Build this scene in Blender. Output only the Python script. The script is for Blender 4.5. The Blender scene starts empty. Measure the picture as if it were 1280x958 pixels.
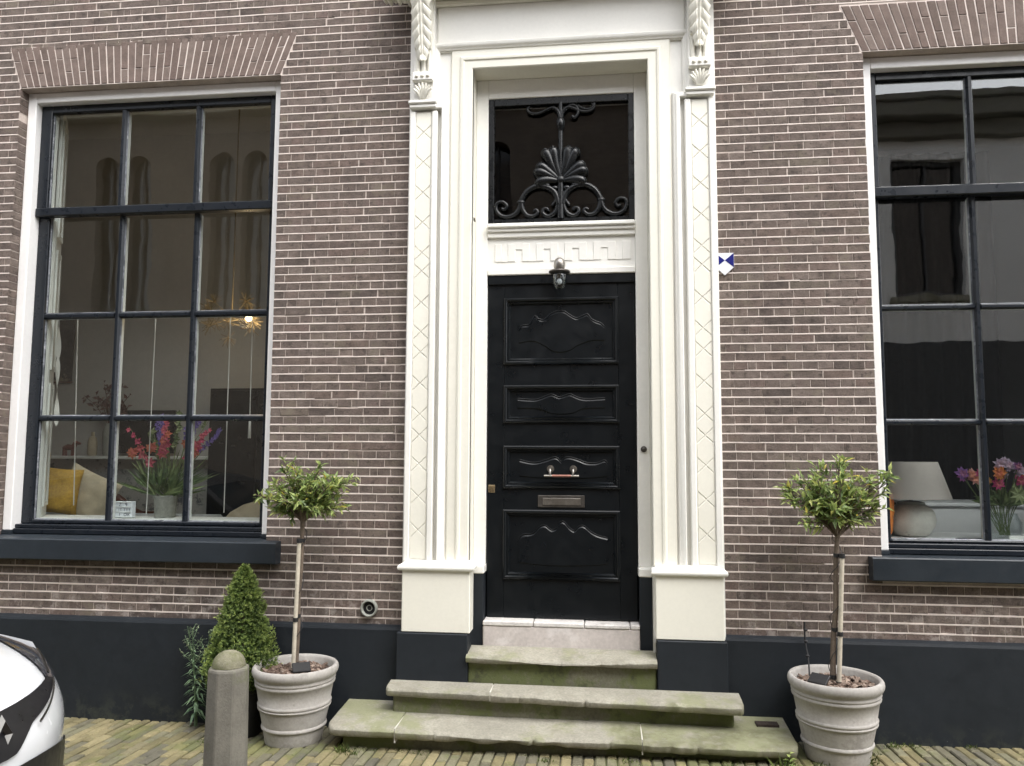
import bpy, bmesh, math, random
from mathutils import Vector, Matrix, Quaternion, noise
R=math.radians; PI=math.pi; sin,cos=math.sin,math.cos
rnd=random.Random(7)
sc=bpy.context.scene; COL=sc.collection
# ------------------------------------------------------------------ camera, sky, sun, exposure
yaw,pit,rol=R(6.64978),R(5.20510),R(0.23771); FPX=985.0
fw=Vector((-sin(yaw)*cos(pit),cos(yaw)*cos(pit),sin(pit))); rt0=Vector((cos(yaw),sin(yaw),0)); up0=rt0.cross(fw)
rt=cos(rol)*rt0+sin(rol)*up0; up=-sin(rol)*rt0+cos(rol)*up0
CAM=Vector((0,-4.6,1.6))
cd=bpy.data.cameras.new('camera'); cam=bpy.data.objects.new('camera',cd); COL.objects.link(cam)
cam.matrix_world=Matrix(((rt.x,up.x,-fw.x,CAM.x),(rt.y,up.y,-fw.y,CAM.y),(rt.z,up.z,-fw.z,CAM.z),(0,0,0,1)))
cd.sensor_width=36; cd.lens=FPX/1280*36; cd.clip_end=500; cd.clip_start=.05
sc.camera=cam
SUN_EL,SUN_AZ=R(57),R(136)     # azimuth clockwise from +y (north): towards the camera side, from the right
w=bpy.data.worlds.new('World'); sc.world=w; w.use_nodes=True
nt=w.node_tree; bg=nt.nodes['Background']
sky=nt.nodes.new('ShaderNodeTexSky'); sky.sky_type='NISHITA'; sky.sun_disc=False
sky.sun_elevation=SUN_EL; sky.sun_rotation=SUN_AZ; sky.air_density=1.0; sky.dust_density=3.0; sky.ozone_density=1.0
hs=nt.nodes.new('ShaderNodeHueSaturation'); hs.inputs['Saturation'].default_value=.22
nt.links.new(sky.outputs[0],hs.inputs['Color']); nt.links.new(hs.outputs[0],bg.inputs['Color']); bg.inputs['Strength'].default_value=.15
sl=bpy.data.lights.new('sun','SUN'); sl.energy=.6; sl.angle=R(70); sl.color=(1,.97,.92)
so=bpy.data.objects.new('sun',sl); COL.objects.link(so)
sd=Vector((sin(SUN_AZ)*cos(SUN_EL),cos(SUN_AZ)*cos(SUN_EL),sin(SUN_EL)))
so.rotation_euler=sd.to_track_quat('Z','Y').to_euler(); so.location=(6,-8,12)
sc.view_settings.view_transform='Standard'; sc.view_settings.look='None'; sc.view_settings.gamma=1; sc.view_settings.exposure=1.80
sc.cycles.max_bounces=8; sc.cycles.diffuse_bounces=4; sc.cycles.transparent_max_bounces=16; sc.cycles.use_denoising=True
sc.cycles.caustics_reflective=False; sc.cycles.caustics_refractive=False; sc.cycles.sample_clamp_indirect=6

# ------------------------------------------------------------------ mesh builder
class MB:
    def __init__(s): s.v=[]; s.f=[]; s.t=[]
    def add(s,vs,fs,tone=.5):
        b=len(s.v); s.v.extend(vs)
        for f in fs: s.f.append([b+i for i in f]); s.t.append(tone)
    def box(s,x0,x1,y0,y1,z0,z1,c=0,tone=.5,M=None):
        if x0>x1:x0,x1=x1,x0
        if y0>y1:y0,y1=y1,y0
        if z0>z1:z0,z1=z1,z0
        if c<=0:
            vs=[(x,y,z) for x in (x0,x1) for y in (y0,y1) for z in (z0,z1)]
            fs=[(0,1,3,2),(4,6,7,5),(0,4,5,1),(2,3,7,6),(0,2,6,4),(1,5,7,3)]
        else:
            c=min(c,(x1-x0)*.45,(y1-y0)*.45,(z1-z0)*.45)
            vs=[]; idx={}
            X=(x0,x1);Y=(y0,y1);Z=(z0,z1)
            for i in (0,1):
                for j in (0,1):
                    for k in (0,1):
                        a=c if i==0 else -c; b=c if j==0 else -c; d=c if k==0 else -c
                        for ax,p in enumerate(((X[i],Y[j]+b,Z[k]+d),(X[i]+a,Y[j],Z[k]+d),(X[i]+a,Y[j]+b,Z[k]))):
                            idx[i,j,k,ax]=len(vs); vs.append(p)
            fs=[]
            for i in (0,1):
                fs.append([idx[i,j,k,0] for j,k in ((0,0),(0,1),(1,1),(1,0))])
                fs.append([idx[j,i,k,1] for j,k in ((0,0),(0,1),(1,1),(1,0))])
                fs.append([idx[j,k,i,2] for j,k in ((0,0),(0,1),(1,1),(1,0))])
            for i in (0,1):
                for j in (0,1):
                    fs.append([idx[i,j,0,0],idx[i,j,1,0],idx[i,j,1,1],idx[i,j,0,1]])
                    fs.append([idx[i,0,j,0],idx[i,1,j,0],idx[i,1,j,2],idx[i,0,j,2]])
                    fs.append([idx[0,i,j,1],idx[1,i,j,1],idx[1,i,j,2],idx[0,i,j,2]])
                    for k in (0,1): fs.append([idx[i,j,k,a] for a in (0,1,2)])
        if M is not None: vs=[tuple(M@Vector(p)) for p in vs]
        s.add(vs,fs,tone); return s
    def tube(s,pts,r,n=8,tone=.5,flat=1.0):
        pts=[Vector(p) for p in pts]; m=len(pts)
        rs=r if isinstance(r,(list,tuple)) else [r]*m
        vs=[];fs=[]; t0=(pts[1]-pts[0]).normalized()
        nrm=Vector((0,1,0)) if abs(t0.y)<.9 else Vector((1,0,0))
        nrm=(nrm-nrm.dot(t0)*t0).normalized()
        for i in range(m):
            t=(pts[min(i+1,m-1)]-pts[max(i-1,0)])
            t=t.normalized() if t.length>1e-9 else t0
            nrm=nrm-nrm.dot(t)*t
            nrm=nrm.normalized() if nrm.length>1e-6 else t.orthogonal().normalized()
            b=t.cross(nrm)
            for k in range(n):
                a=2*PI*k/n; vs.append(tuple(pts[i]+rs[i]*(cos(a)*nrm*flat+sin(a)*b)))
        for i in range(m-1):
            for k in range(n):
                k2=(k+1)%n; fs.append((i*n+k,i*n+k2,(i+1)*n+k2,(i+1)*n+k))
        fs.append(list(range(n))[::-1]); fs.append([(m-1)*n+k for k in range(n)])
        s.add(vs,fs,tone); return s
    def lathe(s,prof,cx,cy,n=32,tone=.5,wob=0,seed=0):
        vs=[];fs=[];m=len(prof)
        for r,z in prof:
            for k in range(n):
                a=2*PI*k/n
                rr=r*(1+wob*noise.noise((cos(a)*1.5+seed,sin(a)*1.5,z*5))) if wob else r
                vs.append((cx+rr*cos(a),cy+rr*sin(a),z))
        for i in range(m-1):
            for k in range(n):
                k2=(k+1)%n; fs.append((i*n+k,i*n+k2,(i+1)*n+k2,(i+1)*n+k))
        if prof[0][0]>1e-6: fs.append(list(range(n))[::-1])
        if prof[-1][0]>1e-6: fs.append([(m-1)*n+k for k in range(n)])
        s.add(vs,fs,tone); return s
    def sweep(s,path,prof,tone=.5):
        # path: (x,z) points, mitred; prof: (w,y), w measured to the LEFT of travel
        vs=[];fs=[];m=len(path);k=len(prof)
        P=[Vector((a,b)) for a,b in path]
        for i in range(m):
            d0=(P[i]-P[i-1]).normalized() if i>0 else (P[1]-P[0]).normalized()
            d1=(P[i+1]-P[i]).normalized() if i<m-1 else d0
            n0=Vector((-d0.y,d0.x)); n1=Vector((-d1.y,d1.x)); h=(n0+n1)
            h=h/max(.2,h.dot(n0)) 
            for w_,y_ in prof: q=P[i]+h*w_; vs.append((q.x,y_,q.y))
        for i in range(m-1):
            for j in range(k-1): fs.append((i*k+j,i*k+j+1,(i+1)*k+j+1,(i+1)*k+j))
        fs.append(list(range(k))); fs.append([(m-1)*k+j for j in range(k)])
        s.add(vs,fs,tone); return s
    def extr(s,poly,y0,y1,inset=0,tone=.5):
        # polygon in (x,z), front y0 (nearer camera), back y1; optional chamfer inset on the front
        n=len(poly); cx=sum(p[0] for p in poly)/n; cz=sum(p[1] for p in poly)/n
        vs=[(x,y1,z) for x,z in poly]; 
        if inset:
            vs+=[(x,y0+inset,z) for x,z in poly]
            fr=[]
            for x,z in poly:
                d=math.hypot(x-cx,z-cz); k_=max(0,1-inset*1.2/d) if d>1e-6 else 1
                fr.append((cx+(x-cx)*k_,y0,cz+(z-cz)*k_))
            vs+=fr; L=3
        else: vs+=[(x,y0,z) for x,z in poly]; L=2
        fs=[list(range(n)),[(L-1)*n+i for i in range(n)]]
        for l in range(L-1):
            for i in range(n):
                j=(i+1)%n; fs.append((l*n+i,l*n+j,(l+1)*n+j,(l+1)*n+i))
        s.add(vs,fs,tone); return s
    def grid(s,fn,nu,nv,tone=.5,back=None):
        vs=[tuple(fn(i/nu,j/nv)) for i in range(nu+1) for j in range(nv+1)]
        fs=[(i*(nv+1)+j,(i+1)*(nv+1)+j,(i+1)*(nv+1)+j+1,i*(nv+1)+j+1) for i in range(nu) for j in range(nv)]
        s.add(vs,fs,tone); return s
    def blob(s,c,rad,n=10,tone=.5,jit=0,seed=0):
        vs=[];fs=[];m=n//2+1
        for i in range(m+1):
            th=PI*i/m
            for k in range(n):
                a=2*PI*k/n; d=Vector((sin(th)*cos(a),sin(th)*sin(a),cos(th)))
                q=1+jit*noise.noise(d*1.7+Vector((seed,seed*.7,0)))
                vs.append((c[0]+rad[0]*d.x*q,c[1]+rad[1]*d.y*q,c[2]+rad[2]*d.z*q))
        for i in range(m):
            for k in range(n):
                k2=(k+1)%n; fs.append((i*n+k,i*n+k2,(i+1)*n+k2,(i+1)*n+k))
        s.add(vs,fs,tone); return s
    def leaf(s,p,d,nrm,L,W,tone=.5,fold=.25,curl=.15):
        p=Vector(p); d=Vector(d).normalized(); sd_=d.cross(Vector(nrm))
        if sd_.length<1e-4: sd_=d.orthogonal()
        sd_.normalize(); u=sd_.cross(d)
        m=p+d*L*.45
        vs=[p,m+sd_*W*.5+u*W*fold,m,m-sd_*W*.5+u*W*fold,p+d*L-u*L*curl]
        s.add([tuple(q) for q in vs],[(0,2,1),(0,3,2),(1,2,4),(2,3,4)],tone)
    def mesh(s,name,mat,smooth=False,recalc=True,angle=None):
        me=bpy.data.meshes.new(name); me.from_pydata(s.v,[],s.f); 
        at=me.attributes.new('tone','FLOAT','FACE'); at.data.foreach_set('value',s.t)
        if recalc:
            bm=bmesh.new(); bm.from_mesh(me)
            if smooth: bmesh.ops.remove_doubles(bm,verts=bm.verts,dist=1e-6)
            bmesh.ops.recalc_face_normals(bm,faces=bm.faces); bm.to_mesh(me); bm.free()
        if smooth:
            me.polygons.foreach_set('use_smooth',[True]*len(me.polygons))
            try: me.set_sharp_from_angle(angle=R(angle or 38))
            except Exception: pass
        me.materials.append(mat); return me
def link(name,me,parent=None,label=None,kind=None,cat=None,group=None):
    o=bpy.data.objects.new(name,me); COL.objects.link(o)
    if parent is not None:
        o.parent=parent
        if parent.parent is None: o.matrix_parent_inverse=Matrix.Translation(-parent.location)
    if label:o['label']=label
    if kind:o['kind']=kind
    if cat:o['category']=cat
    if group:o['group']=group
    return o
def part(mb,name,mat,parent,smooth=False,label=None,kind=None,recalc=True,angle=None):
    return link(name,mb.mesh(name,mat,smooth,recalc,angle),parent,label,kind)
def single(mb,name,mat,label,cat,smooth=False,group=None,angle=None):
    return link(name,mb.mesh(name,mat,smooth,True,angle),None,label,None,cat,group)
def thing(name,label,cat,loc,group=None):
    o=link(name,None,None,label,None,cat,group); o.location=loc; o.empty_display_size=.1; return o
def B(*a,**k): return MB().box(*a,**k)
def smoothpts(pts,n=6):
    pts=[Vector(p) for p in pts]; out=[]
    for i in range(len(pts)-1):
        p0=pts[max(i-1,0)];p1=pts[i];p2=pts[i+1];p3=pts[min(i+2,len(pts)-1)]
        for k in range(n):
            t=k/n; out.append(.5*((2*p1)+(p2-p0)*t+(2*p0-5*p1+4*p2-p3)*t*t+(3*p1-p0-3*p2+p3)*t**3))
    out.append(pts[-1]); return out
def gz(x,y):
    y=min(y,0); return .013+.0125*(max(-12,min(12,x))+3.2)+(-.04*y if y>-.9 else .036-.056*(-.9-max(y,-4.5)))

# ------------------------------------------------------------------ materials
def mat(name,col,rough=.6,var=.12,scale=6,fine=60,bump=.15,bdist=.004,tone=None,metal=0,coat=0,spec=.5,stains=None,transl=0,emit=None):
    """procedural paint/stone: colour varied by two noises; tone = list of colours picked by the per-face tone; stains = (colour, scale, threshold, amount)"""
    m=bpy.data.materials.new(name); m.use_nodes=True; t=m.node_tree; N=t.nodes; L=t.links
    b=N['Principled BSDF']; pos=N.new('ShaderNodeNewGeometry').outputs['Position']
    def nz(sc_,det=4,rg=.6):
        n=N.new('ShaderNodeTexNoise'); n.inputs['Scale'].default_value=sc_; n.inputs['Detail'].default_value=det; n.inputs['Roughness'].default_value=rg
        L.new(pos,n.inputs['Vector']); return n.outputs['Fac']
    def mix(a,bb,f,mode='MIX'):
        x=N.new('ShaderNodeMix'); x.data_type='RGBA'; x.blend_type=mode
        for s_,v in ((x.inputs[0],f),(x.inputs[6],a),(x.inputs[7],bb)):
            if isinstance(v,(int,float)): s_.default_value=v
            elif isinstance(v,tuple): s_.default_value=(*v[:3],1)
            else: L.new(v,s_)
        return x.outputs[2]
    def rng(v,a,bb,c,d):
        x=N.new('ShaderNodeMapRange'); L.new(v,x.inputs[0])
        for i,q in enumerate((a,bb,c,d)): x.inputs[1+i].default_value=q
        return x.outputs[0]
    base=col
    if tone:
        at=N.new('ShaderNodeAttribute'); at.attribute_name='tone'
        cr=N.new('ShaderNodeValToRGB'); e=cr.color_ramp.elements
        while len(e)<len(tone): e.new(.5)
        for i,c_ in enumerate(tone): e[i].position=i/(len(tone)-1); e[i].color=(*c_,1)
        L.new(at.outputs['Fac'],cr.inputs[0]); base=cr.outputs[0]
    n1=nz(scale); n2=nz(fine,3)
    f1=rng(n1,.3,.7,1-var,1+var); f2=rng(n2,.3,.7,1-var*.7,1+var*.7)
    mu=N.new('ShaderNodeMath'); mu.operation='MULTIPLY'; L.new(f1,mu.inputs[0]); L.new(f2,mu.inputs[1])
    hv=N.new('ShaderNodeVectorMath'); hv.operation='SCALE'
    if isinstance(base,tuple): hv.inputs[0].default_value=base
    else: L.new(base,hv.inputs[0])
    L.new(mu.outputs[0],hv.inputs['Scale']); c=hv.outputs[0]
    for st in (stains or []):
        sc_=st[0],st[1],st[2],st[3]
        f=rng(nz(st[1],7,.70),st[2]+.01,st[2]+.09,0,st[3])
        if len(st)>4:   # limit to a height band (real dirt line): (z0,z1)
            sep=N.new('ShaderNodeSeparateXYZ'); L.new(pos,sep.inputs[0])
            zf=rng(sep.outputs[st[4][2] if len(st[4])>2 else 2],st[4][0],st[4][1],1,0)
            q=N.new('ShaderNodeMath'); q.operation='MULTIPLY'; L.new(f,q.inputs[0]); L.new(zf,q.inputs[1]); f=q.outputs[0]
        c=mix(c,st[0],f)
    L.new(c,b.inputs['Base Color'])
    r_=rng(nz(fine*.4,2),.3,.7,max(0,rough-.08),min(1,rough+.08)); L.new(r_,b.inputs['Roughness'])
    b.inputs['Metallic'].default_value=metal; b.inputs['Specular IOR Level'].default_value=spec; b.inputs['Coat Weight'].default_value=coat; b.inputs['Coat Roughness'].default_value=.06
    if bump:
        bp=N.new('ShaderNodeBump'); bp.inputs['Strength'].default_value=bump; bp.inputs['Distance'].default_value=bdist
        L.new(nz(fine,6,.7),bp.inputs['Height']); L.new(bp.outputs[0],b.inputs['Normal'])
    if transl:
        tr=N.new('ShaderNodeBsdfTranslucent'); L.new(c,tr.inputs[0]); ms=N.new('ShaderNodeMixShader'); ms.inputs[0].default_value=transl
        L.new(b.outputs[0],ms.inputs[1]); L.new(tr.outputs[0],ms.inputs[2]); L.new(ms.outputs[0],N['Material Output'].inputs[0])
    if emit: b.inputs['Emission Color'].default_value=(*emit[:3],1); b.inputs['Emission Strength'].default_value=emit[3]
    return m
def glass_mat(name,tint=(.93,.95,.94),ior=1.62,wave=.10,wscale=2.6,rough=0.0):
    m=bpy.data.materials.new(name); m.use_nodes=True; t=m.node_tree; N=t.nodes; L=t.links; N.remove(N['Principled BSDF'])
    tr=N.new('ShaderNodeBsdfTransparent'); tr.inputs[0].default_value=(*tint,1)
    gl=N.new('ShaderNodeBsdfGlossy'); gl.inputs['Roughness'].default_value=rough; gl.inputs[0].default_value=(1,1,1,1)
    lw=N.new('ShaderNodeLayerWeight'); lw.inputs[0].default_value=.5
    pw=N.new('ShaderNodeMath'); pw.operation='POWER'; L.new(lw.outputs['Facing'],pw.inputs[0]); pw.inputs[1].default_value=4.5
    fr=N.new('ShaderNodeMapRange'); L.new(pw.outputs[0],fr.inputs[0]); fr.inputs[3].default_value=((ior-1)/(ior+1))**2; fr.inputs[4].default_value=.9
    ms=N.new('ShaderNodeMixShader'); L.new(fr.outputs[0],ms.inputs[0]); L.new(tr.outputs[0],ms.inputs[1]); L.new(gl.outputs[0],ms.inputs[2])
    if wave:
        pos=N.new('ShaderNodeNewGeometry').outputs['Position']
        n=N.new('ShaderNodeTexNoise'); n.inputs['Scale'].default_value=wscale; n.inputs['Detail'].default_value=2; L.new(pos,n.inputs['Vector'])
        bp=N.new('ShaderNodeBump'); bp.inputs['Strength'].default_value=wave; bp.inputs['Distance'].default_value=.02
        L.new(n.outputs['Fac'],bp.inputs['Height']); L.new(bp.outputs[0],gl.inputs['Normal'])
    L.new(ms.outputs[0],N['Material Output'].inputs[0]); return m
BT=[(.095,.076,.067),(.146,.117,.101),(.120,.094,.082),(.172,.140,.121),(.145,.108,.093),(.138,.115,.094)]
M={}
M['brick']=mat('brown_brick',(.13,.1,.09),.88,.28,18,110,.8,.005,tone=BT,spec=.25,stains=[((.36,.32,.295),9,.64,.4),((.185,.16,.12),5.5,.54,.5),((.165,.118,.108),6.5,.55,.5),((.055,.046,.041),1.1,.57,.4),((.052,.042,.037),24,.54,.7),((.30,.265,.245),38,.63,.5),((.05,.042,.04),3.2,.66,.35),((.42,.38,.35),9,.52,.5,(.62,.95))])
M['mortar']=mat('lime_mortar',(.50,.43,.385),.92,.14,9,90,.5,.003,spec=.2,stains=[((.34,.29,.26),6,.60,.7),((.12,.10,.09),2.2,.68,.6)])
M['voussoir']=mat('arch_brick',(.13,.1,.09),.88,.18,14,110,.5,.004,tone=[(.125,.094,.080),(.17,.130,.112),(.145,.107,.092),(.19,.150,.130)],spec=.25,stains=[((.10,.085,.075),22,.62,.4)])
M['white']=mat('white_frame_paint',(.86,.85,.835),.38,.03,3,40,.08,.001,stains=[((.60,.58,.54),5,.66,.25)])
M['cream']=mat('cream_paint',(.80,.780,.69),.42,.03,2.5,50,.10,.0012,stains=[((.66,.63,.54),4,.64,.35)])
M['creamw']=mat('ivory_white_paint',(.82,.808,.76),.40,.03,2.5,50,.08,.001,stains=[((.70,.68,.62),4,.66,.25)])
M['black']=mat('black_gloss_paint',(.0045,.006,.0075),.34,.06,3,30,0,.001,spec=.30)
M['sash']=mat('blue_black_sash_paint',(.009,.012,.017),.32,.06,4,45,0,.001,spec=.4,stains=[((.25,.27,.31),38,.70,.15)])
M['plinth']=mat('anthracite_plinth_paint',(.0135,.017,.0215),.6,.10,2,40,.2,.002,spec=.3,stains=[((.035,.038,.042),3,.62,.4),((.06,.066,.05),9,.47,.45,(.03,.20)),((.20,.205,.20),70,.64,.7,(.03,.35)),((.30,.31,.32),55,.72,.35)])
M['sillp']=mat('anthracite_sill_paint',(.020,.026,.033),.42,.12,3,50,.15,.002,spec=.4,stains=[((.25,.26,.28),22,.68,.4)])
M['stone']=mat('worn_bluestone',(.285,.27,.22),.88,.20,5,80,.7,.004,stains=[((.20,.215,.095),1.9,.50,.62),((.16,.155,.11),7,.57,.6),((.10,.10,.048),1.25,.54,.7),((.26,.24,.19),14,.55,.5),((.42,.40,.33),9,.62,.5),((.09,.085,.065),30,.64,.6)])
M['riser']=mat('mossy_riser_stone',(.17,.165,.115),.9,.25,5,70,.7,.005,stains=[((.13,.155,.05),3,.44,.8),((.055,.055,.042),6,.55,.7),((.28,.27,.22),12,.62,.4)])
M['joint']=mat('pale_joint_mortar',(.55,.53,.47),.9,.1,8,80,.2)
M['marble']=mat('weathered_marble',(.52,.475,.45),.6,.14,4,50,.3,.002,stains=[((.26,.21,.19),9,.60,.7),((.70,.66,.64),3,.50,.6),((.13,.11,.10),22,.66,.6)])
M['thr']=mat('worn_white_stone',(.60,.575,.55),.7,.14,7,60,.4,.003,stains=[((.36,.33,.30),9,.55,.6),((.20,.18,.16),24,.62,.5)])
M['pave']=mat('yellow_clinker',(.2,.19,.1),.9,.2,10,90,.5,.003,tone=[(.165,.145,.08),(.22,.19,.105),(.14,.13,.09),(.18,.17,.11),(.12,.112,.085),(.25,.215,.12)],spec=.25,stains=[((.13,.145,.05),2.6,.50,.6),((.09,.08,.065),5,.60,.5)])
M['soil']=mat('mossy_joint_soil',(.075,.068,.042),.95,.3,8,80,.6,.006,stains=[((.10,.12,.035),4,.47,.8)])
M['pot']=mat('grey_clay_pot',(.36,.34,.315),.8,.14,5,70,.35,.002,stains=[((.18,.165,.15),5,.56,.55),((.48,.465,.44),3.5,.55,.5),((.13,.12,.10),26,.64,.5),((.16,.15,.12),8,.45,.6,(.02,.14))])
M['mulch']=mat('bark_mulch',(.15,.09,.07),.9,.3,30,120,.4,tone=[(.055,.035,.027),(.13,.085,.062),(.30,.235,.19),(.085,.052,.038)])
M['earth']=mat('potting_soil',(.035,.025,.02),.95,.3,20,90,.6,.01)
M['bark']=mat('tree_bark',(.13,.10,.075),.9,.25,20,120,.6,.004)
M['stake']=mat('pale_bamboo_stake',(.52,.47,.38),.6,.15,12,80,.2,.001)
M['tie']=mat('black_rubber',(.012,.012,.013),.6,.1)
M['leaf']=mat('bay_leaf',(.1,.15,.05),.45,.2,20,100,0,tone=[(.10,.155,.052),(.21,.29,.095),(.35,.43,.14),(.50,.54,.19),(.68,.56,.10)],transl=.4)
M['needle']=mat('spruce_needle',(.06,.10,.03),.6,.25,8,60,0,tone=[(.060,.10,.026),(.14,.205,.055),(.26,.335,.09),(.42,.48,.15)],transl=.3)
M['weed']=mat('weed_leaf',(.06,.1,.05),.6,.2,15,80,0,tone=[(.07,.135,.075),(.13,.21,.115),(.21,.30,.17),(.40,.42,.26)],transl=.2)
M['moss']=mat('moss_grass',(.07,.1,.03),.8,.3,12,80,0,tone=[(.05,.075,.02),(.09,.12,.03),(.14,.16,.045),(.12,.20,.04)],transl=.2)
M['concrete']=mat('lichen_bollard_stone',(.165,.155,.130),.92,.18,9,90,.6,.004,stains=[((.13,.14,.075),5,.52,.55),((.36,.35,.32),42,.66,.7),((.10,.09,.075),3,.62,.5)])
M['mossdome']=mat('mossy_dome_stone',(.20,.19,.13),.95,.2,12,90,.7,.005,stains=[((.11,.12,.05),8,.47,.7),((.33,.33,.26),40,.64,.5)])
M['metal']=mat('pewter_metal',(.30,.28,.25),.35,.15,20,90,.1,.001,metal=.9)
M['dmetal']=mat('dark_bronze',(.12,.11,.10),.42,.15,20,90,.1,.001,metal=.8)
M['brass']=mat('old_brass',(.42,.33,.20),.35,.15,20,90,.1,.001,metal=.9)
M['copper']=mat('worn_red_grip',(.30,.14,.11),.4,.15,20,90,.1,.001,metal=.5)
M['iron']=mat('black_painted_iron',(.006,.007,.008),.30,.1,10,60,.1,.001,spec=.4)
M['glass']=glass_mat('old_window_glass',ior=1.76,wave=.05)
M['fglass']=glass_mat('dark_fanlight_glass',(.80,.80,.80),1.5,.05)
M['lglass']=glass_mat('lantern_glass',(.90,.92,.92),1.5,.1,20)
M['blue']=mat('enamel_blue',(.012,.015,.16),.2,.03,3,40,0,coat=.3)
M['enamel']=mat('enamel_white',(.78,.80,.84),.2,.03,3,40,0,coat=.3)
M['pipe']=mat('grey_vent_plastic',(.27,.28,.25),.6,.1,10,60,.1,.001)
M['dark']=mat('dark_void',(.010,.010,.011),.8,.1)
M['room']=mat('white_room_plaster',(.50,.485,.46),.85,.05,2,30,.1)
M['roomw']=mat('white_shutter_paint',(.74,.75,.73),.45,.03,2,30,.05)
M['floor']=mat('room_floor_boards',(.16,.10,.06),.5,.2,5,40,.1)
M['droom']=mat('dark_room_paint',(.06,.06,.065),.8,.08,2,30,.1)
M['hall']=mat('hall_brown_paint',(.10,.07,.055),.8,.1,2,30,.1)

# ------------------------------------------------------------------ setting: street, pavement
def sheet(name,x0,x1,y0,y1,dz,nx,ny,m,**k):
    mb=MB(); mb.grid(lambda u,v:(x0+(x1-x0)*u,y0+(y1-y0)*v,gz(x0+(x1-x0)*u,y0+(y1-y0)*v)+dz),nx,ny)
    return link(name,mb.mesh(name,m,recalc=False),**k)
def brick_sheet(name,c1,c2,mo,bw,bh,ms):
    m=bpy.data.materials.new(name); m.use_nodes=True; t=m.node_tree; N=t.nodes; L=t.links; b=N['Principled BSDF']
    pos=N.new('ShaderNodeNewGeometry').outputs['Position']; br=N.new('ShaderNodeTexBrick'); mp=N.new('ShaderNodeMapping')
    L.new(pos,mp.inputs[0]); L.new(mp.outputs[0],br.inputs['Vector'])
    br.inputs['Scale'].default_value=1; br.inputs['Brick Width'].default_value=bw; br.inputs['Row Height'].default_value=bh; br.inputs['Mortar Size'].default_value=ms
    br.inputs['Color1'].default_value=(*c1,1); br.inputs['Color2'].default_value=(*c2,1); br.inputs['Mortar'].default_value=(*mo,1)
    L.new(br.outputs[0],b.inputs['Base Color']); b.inputs['Roughness'].default_value=.9; return m,mp
sm,_=brick_sheet('street_brick',(.13,.105,.085),(.09,.08,.07),(.05,.045,.04),.2,.055,.005)
sheet('street',-70,70,-70,-1.9,-.012,40,30,sm,kind='structure')
pavement=sheet('pavement',-9,9,-1.9,.3,-.010,40,12,M['soil'],kind='structure')
sheet('ground',-90,90,-90,90,-.9,30,30,M['soil'],kind='structure')
# paving bricks: long side towards the house, staggered columns
PB=[]
PW,PL=.057,.208
for i in range(-105,95):
    x=i*PW
    off=PL*.5*(i%2)
    for j in range(0,8):
        y1=-.012-off-(j-1)*PL; y0=y1-PL
        y1=min(y1,.0)
        if y1-y0<.04: continue
        PB.append((x,y0,y1))
def in_steps(x,y): return -1.38<x<.90 and y>-.36
def see(x,y,z):
    d=Vector((x,y,z))-CAM; q=d.dot(fw); return 640+FPX*d.dot(rt)/q,479-FPX*d.dot(up)/q,q
def pave_geom(mb,x,y0,y1,world):
    g=.0035+rnd.uniform(-.001,.0015); a=rnd.uniform(-.004,.003); tx=rnd.uniform(-.05,.05); ty=rnd.uniform(-.02,.02); c=.006
    xx0,xx1=x+g/1,x+PW-g; hw=(xx1-xx0)/2; hl=(y1-y0)/2-g; cx=(xx0+xx1)/2; cy=(y0+y1)/2
    ox,oy,oz=(cx,cy,gz(cx,cy)) if world else (0,0,0)
    vs=[]
    for ins,zz in ((0,-.05),(0,-c),(c,0)):
        for sx,sy in ((-1,-1),(1,-1),(1,1),(-1,1)):
            jx=rnd.uniform(-.0025,.0025) if ins else 0; jy=rnd.uniform(-.003,.003) if ins else 0
            vs.append((ox+sx*(hw-ins)+jx,oy+sy*(hl-ins)+jy,oz+zz+a+tx*sx*hw+ty*sy*hl+.0125*sx*hw+(-.04 if cy>-.9 else .056)*sy*hl))
    fs=[(8,9,10,11)]+[(l*4+k,l*4+(k+1)%4,l*4+4+(k+1)%4,l*4+4+k) for l in (0,1) for k in range(4)]
    mb.add(vs,fs,rnd.choice((0,.2,.2,.4,.4,.6,.6,.8,1,.3,.1)))
    return (cx,cy,gz(cx,cy))
cand=[]; rest=[]
for b in PB:
    cx,cy=b[0]+PW/2,(b[1]+b[2])/2
    if in_steps(cx,b[2]-.02) and in_steps(cx,b[1]): continue
    px,py,q=see(cx,cy,gz(cx,cy))
    (cand if (-8<px<1288 and 880<py<966 and b[2]-b[1]>.1 and b[1]>-1.4) else rest).append((q,b))
cand.sort(key=lambda t:t[0])
rest+=cand[300:]
for q,b in cand[:300]:
    mb=MB(); c=pave_geom(mb,*b,False); o=part(mb,'paving_brick',M['pave'],pavement); o.matrix_parent_inverse=Matrix(); o.location=c
mb=MB()
for q,b in rest: pave_geom(mb,*b,True)
part(mb,'paving_field',M['pave'],pavement,kind='stuff')

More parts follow.
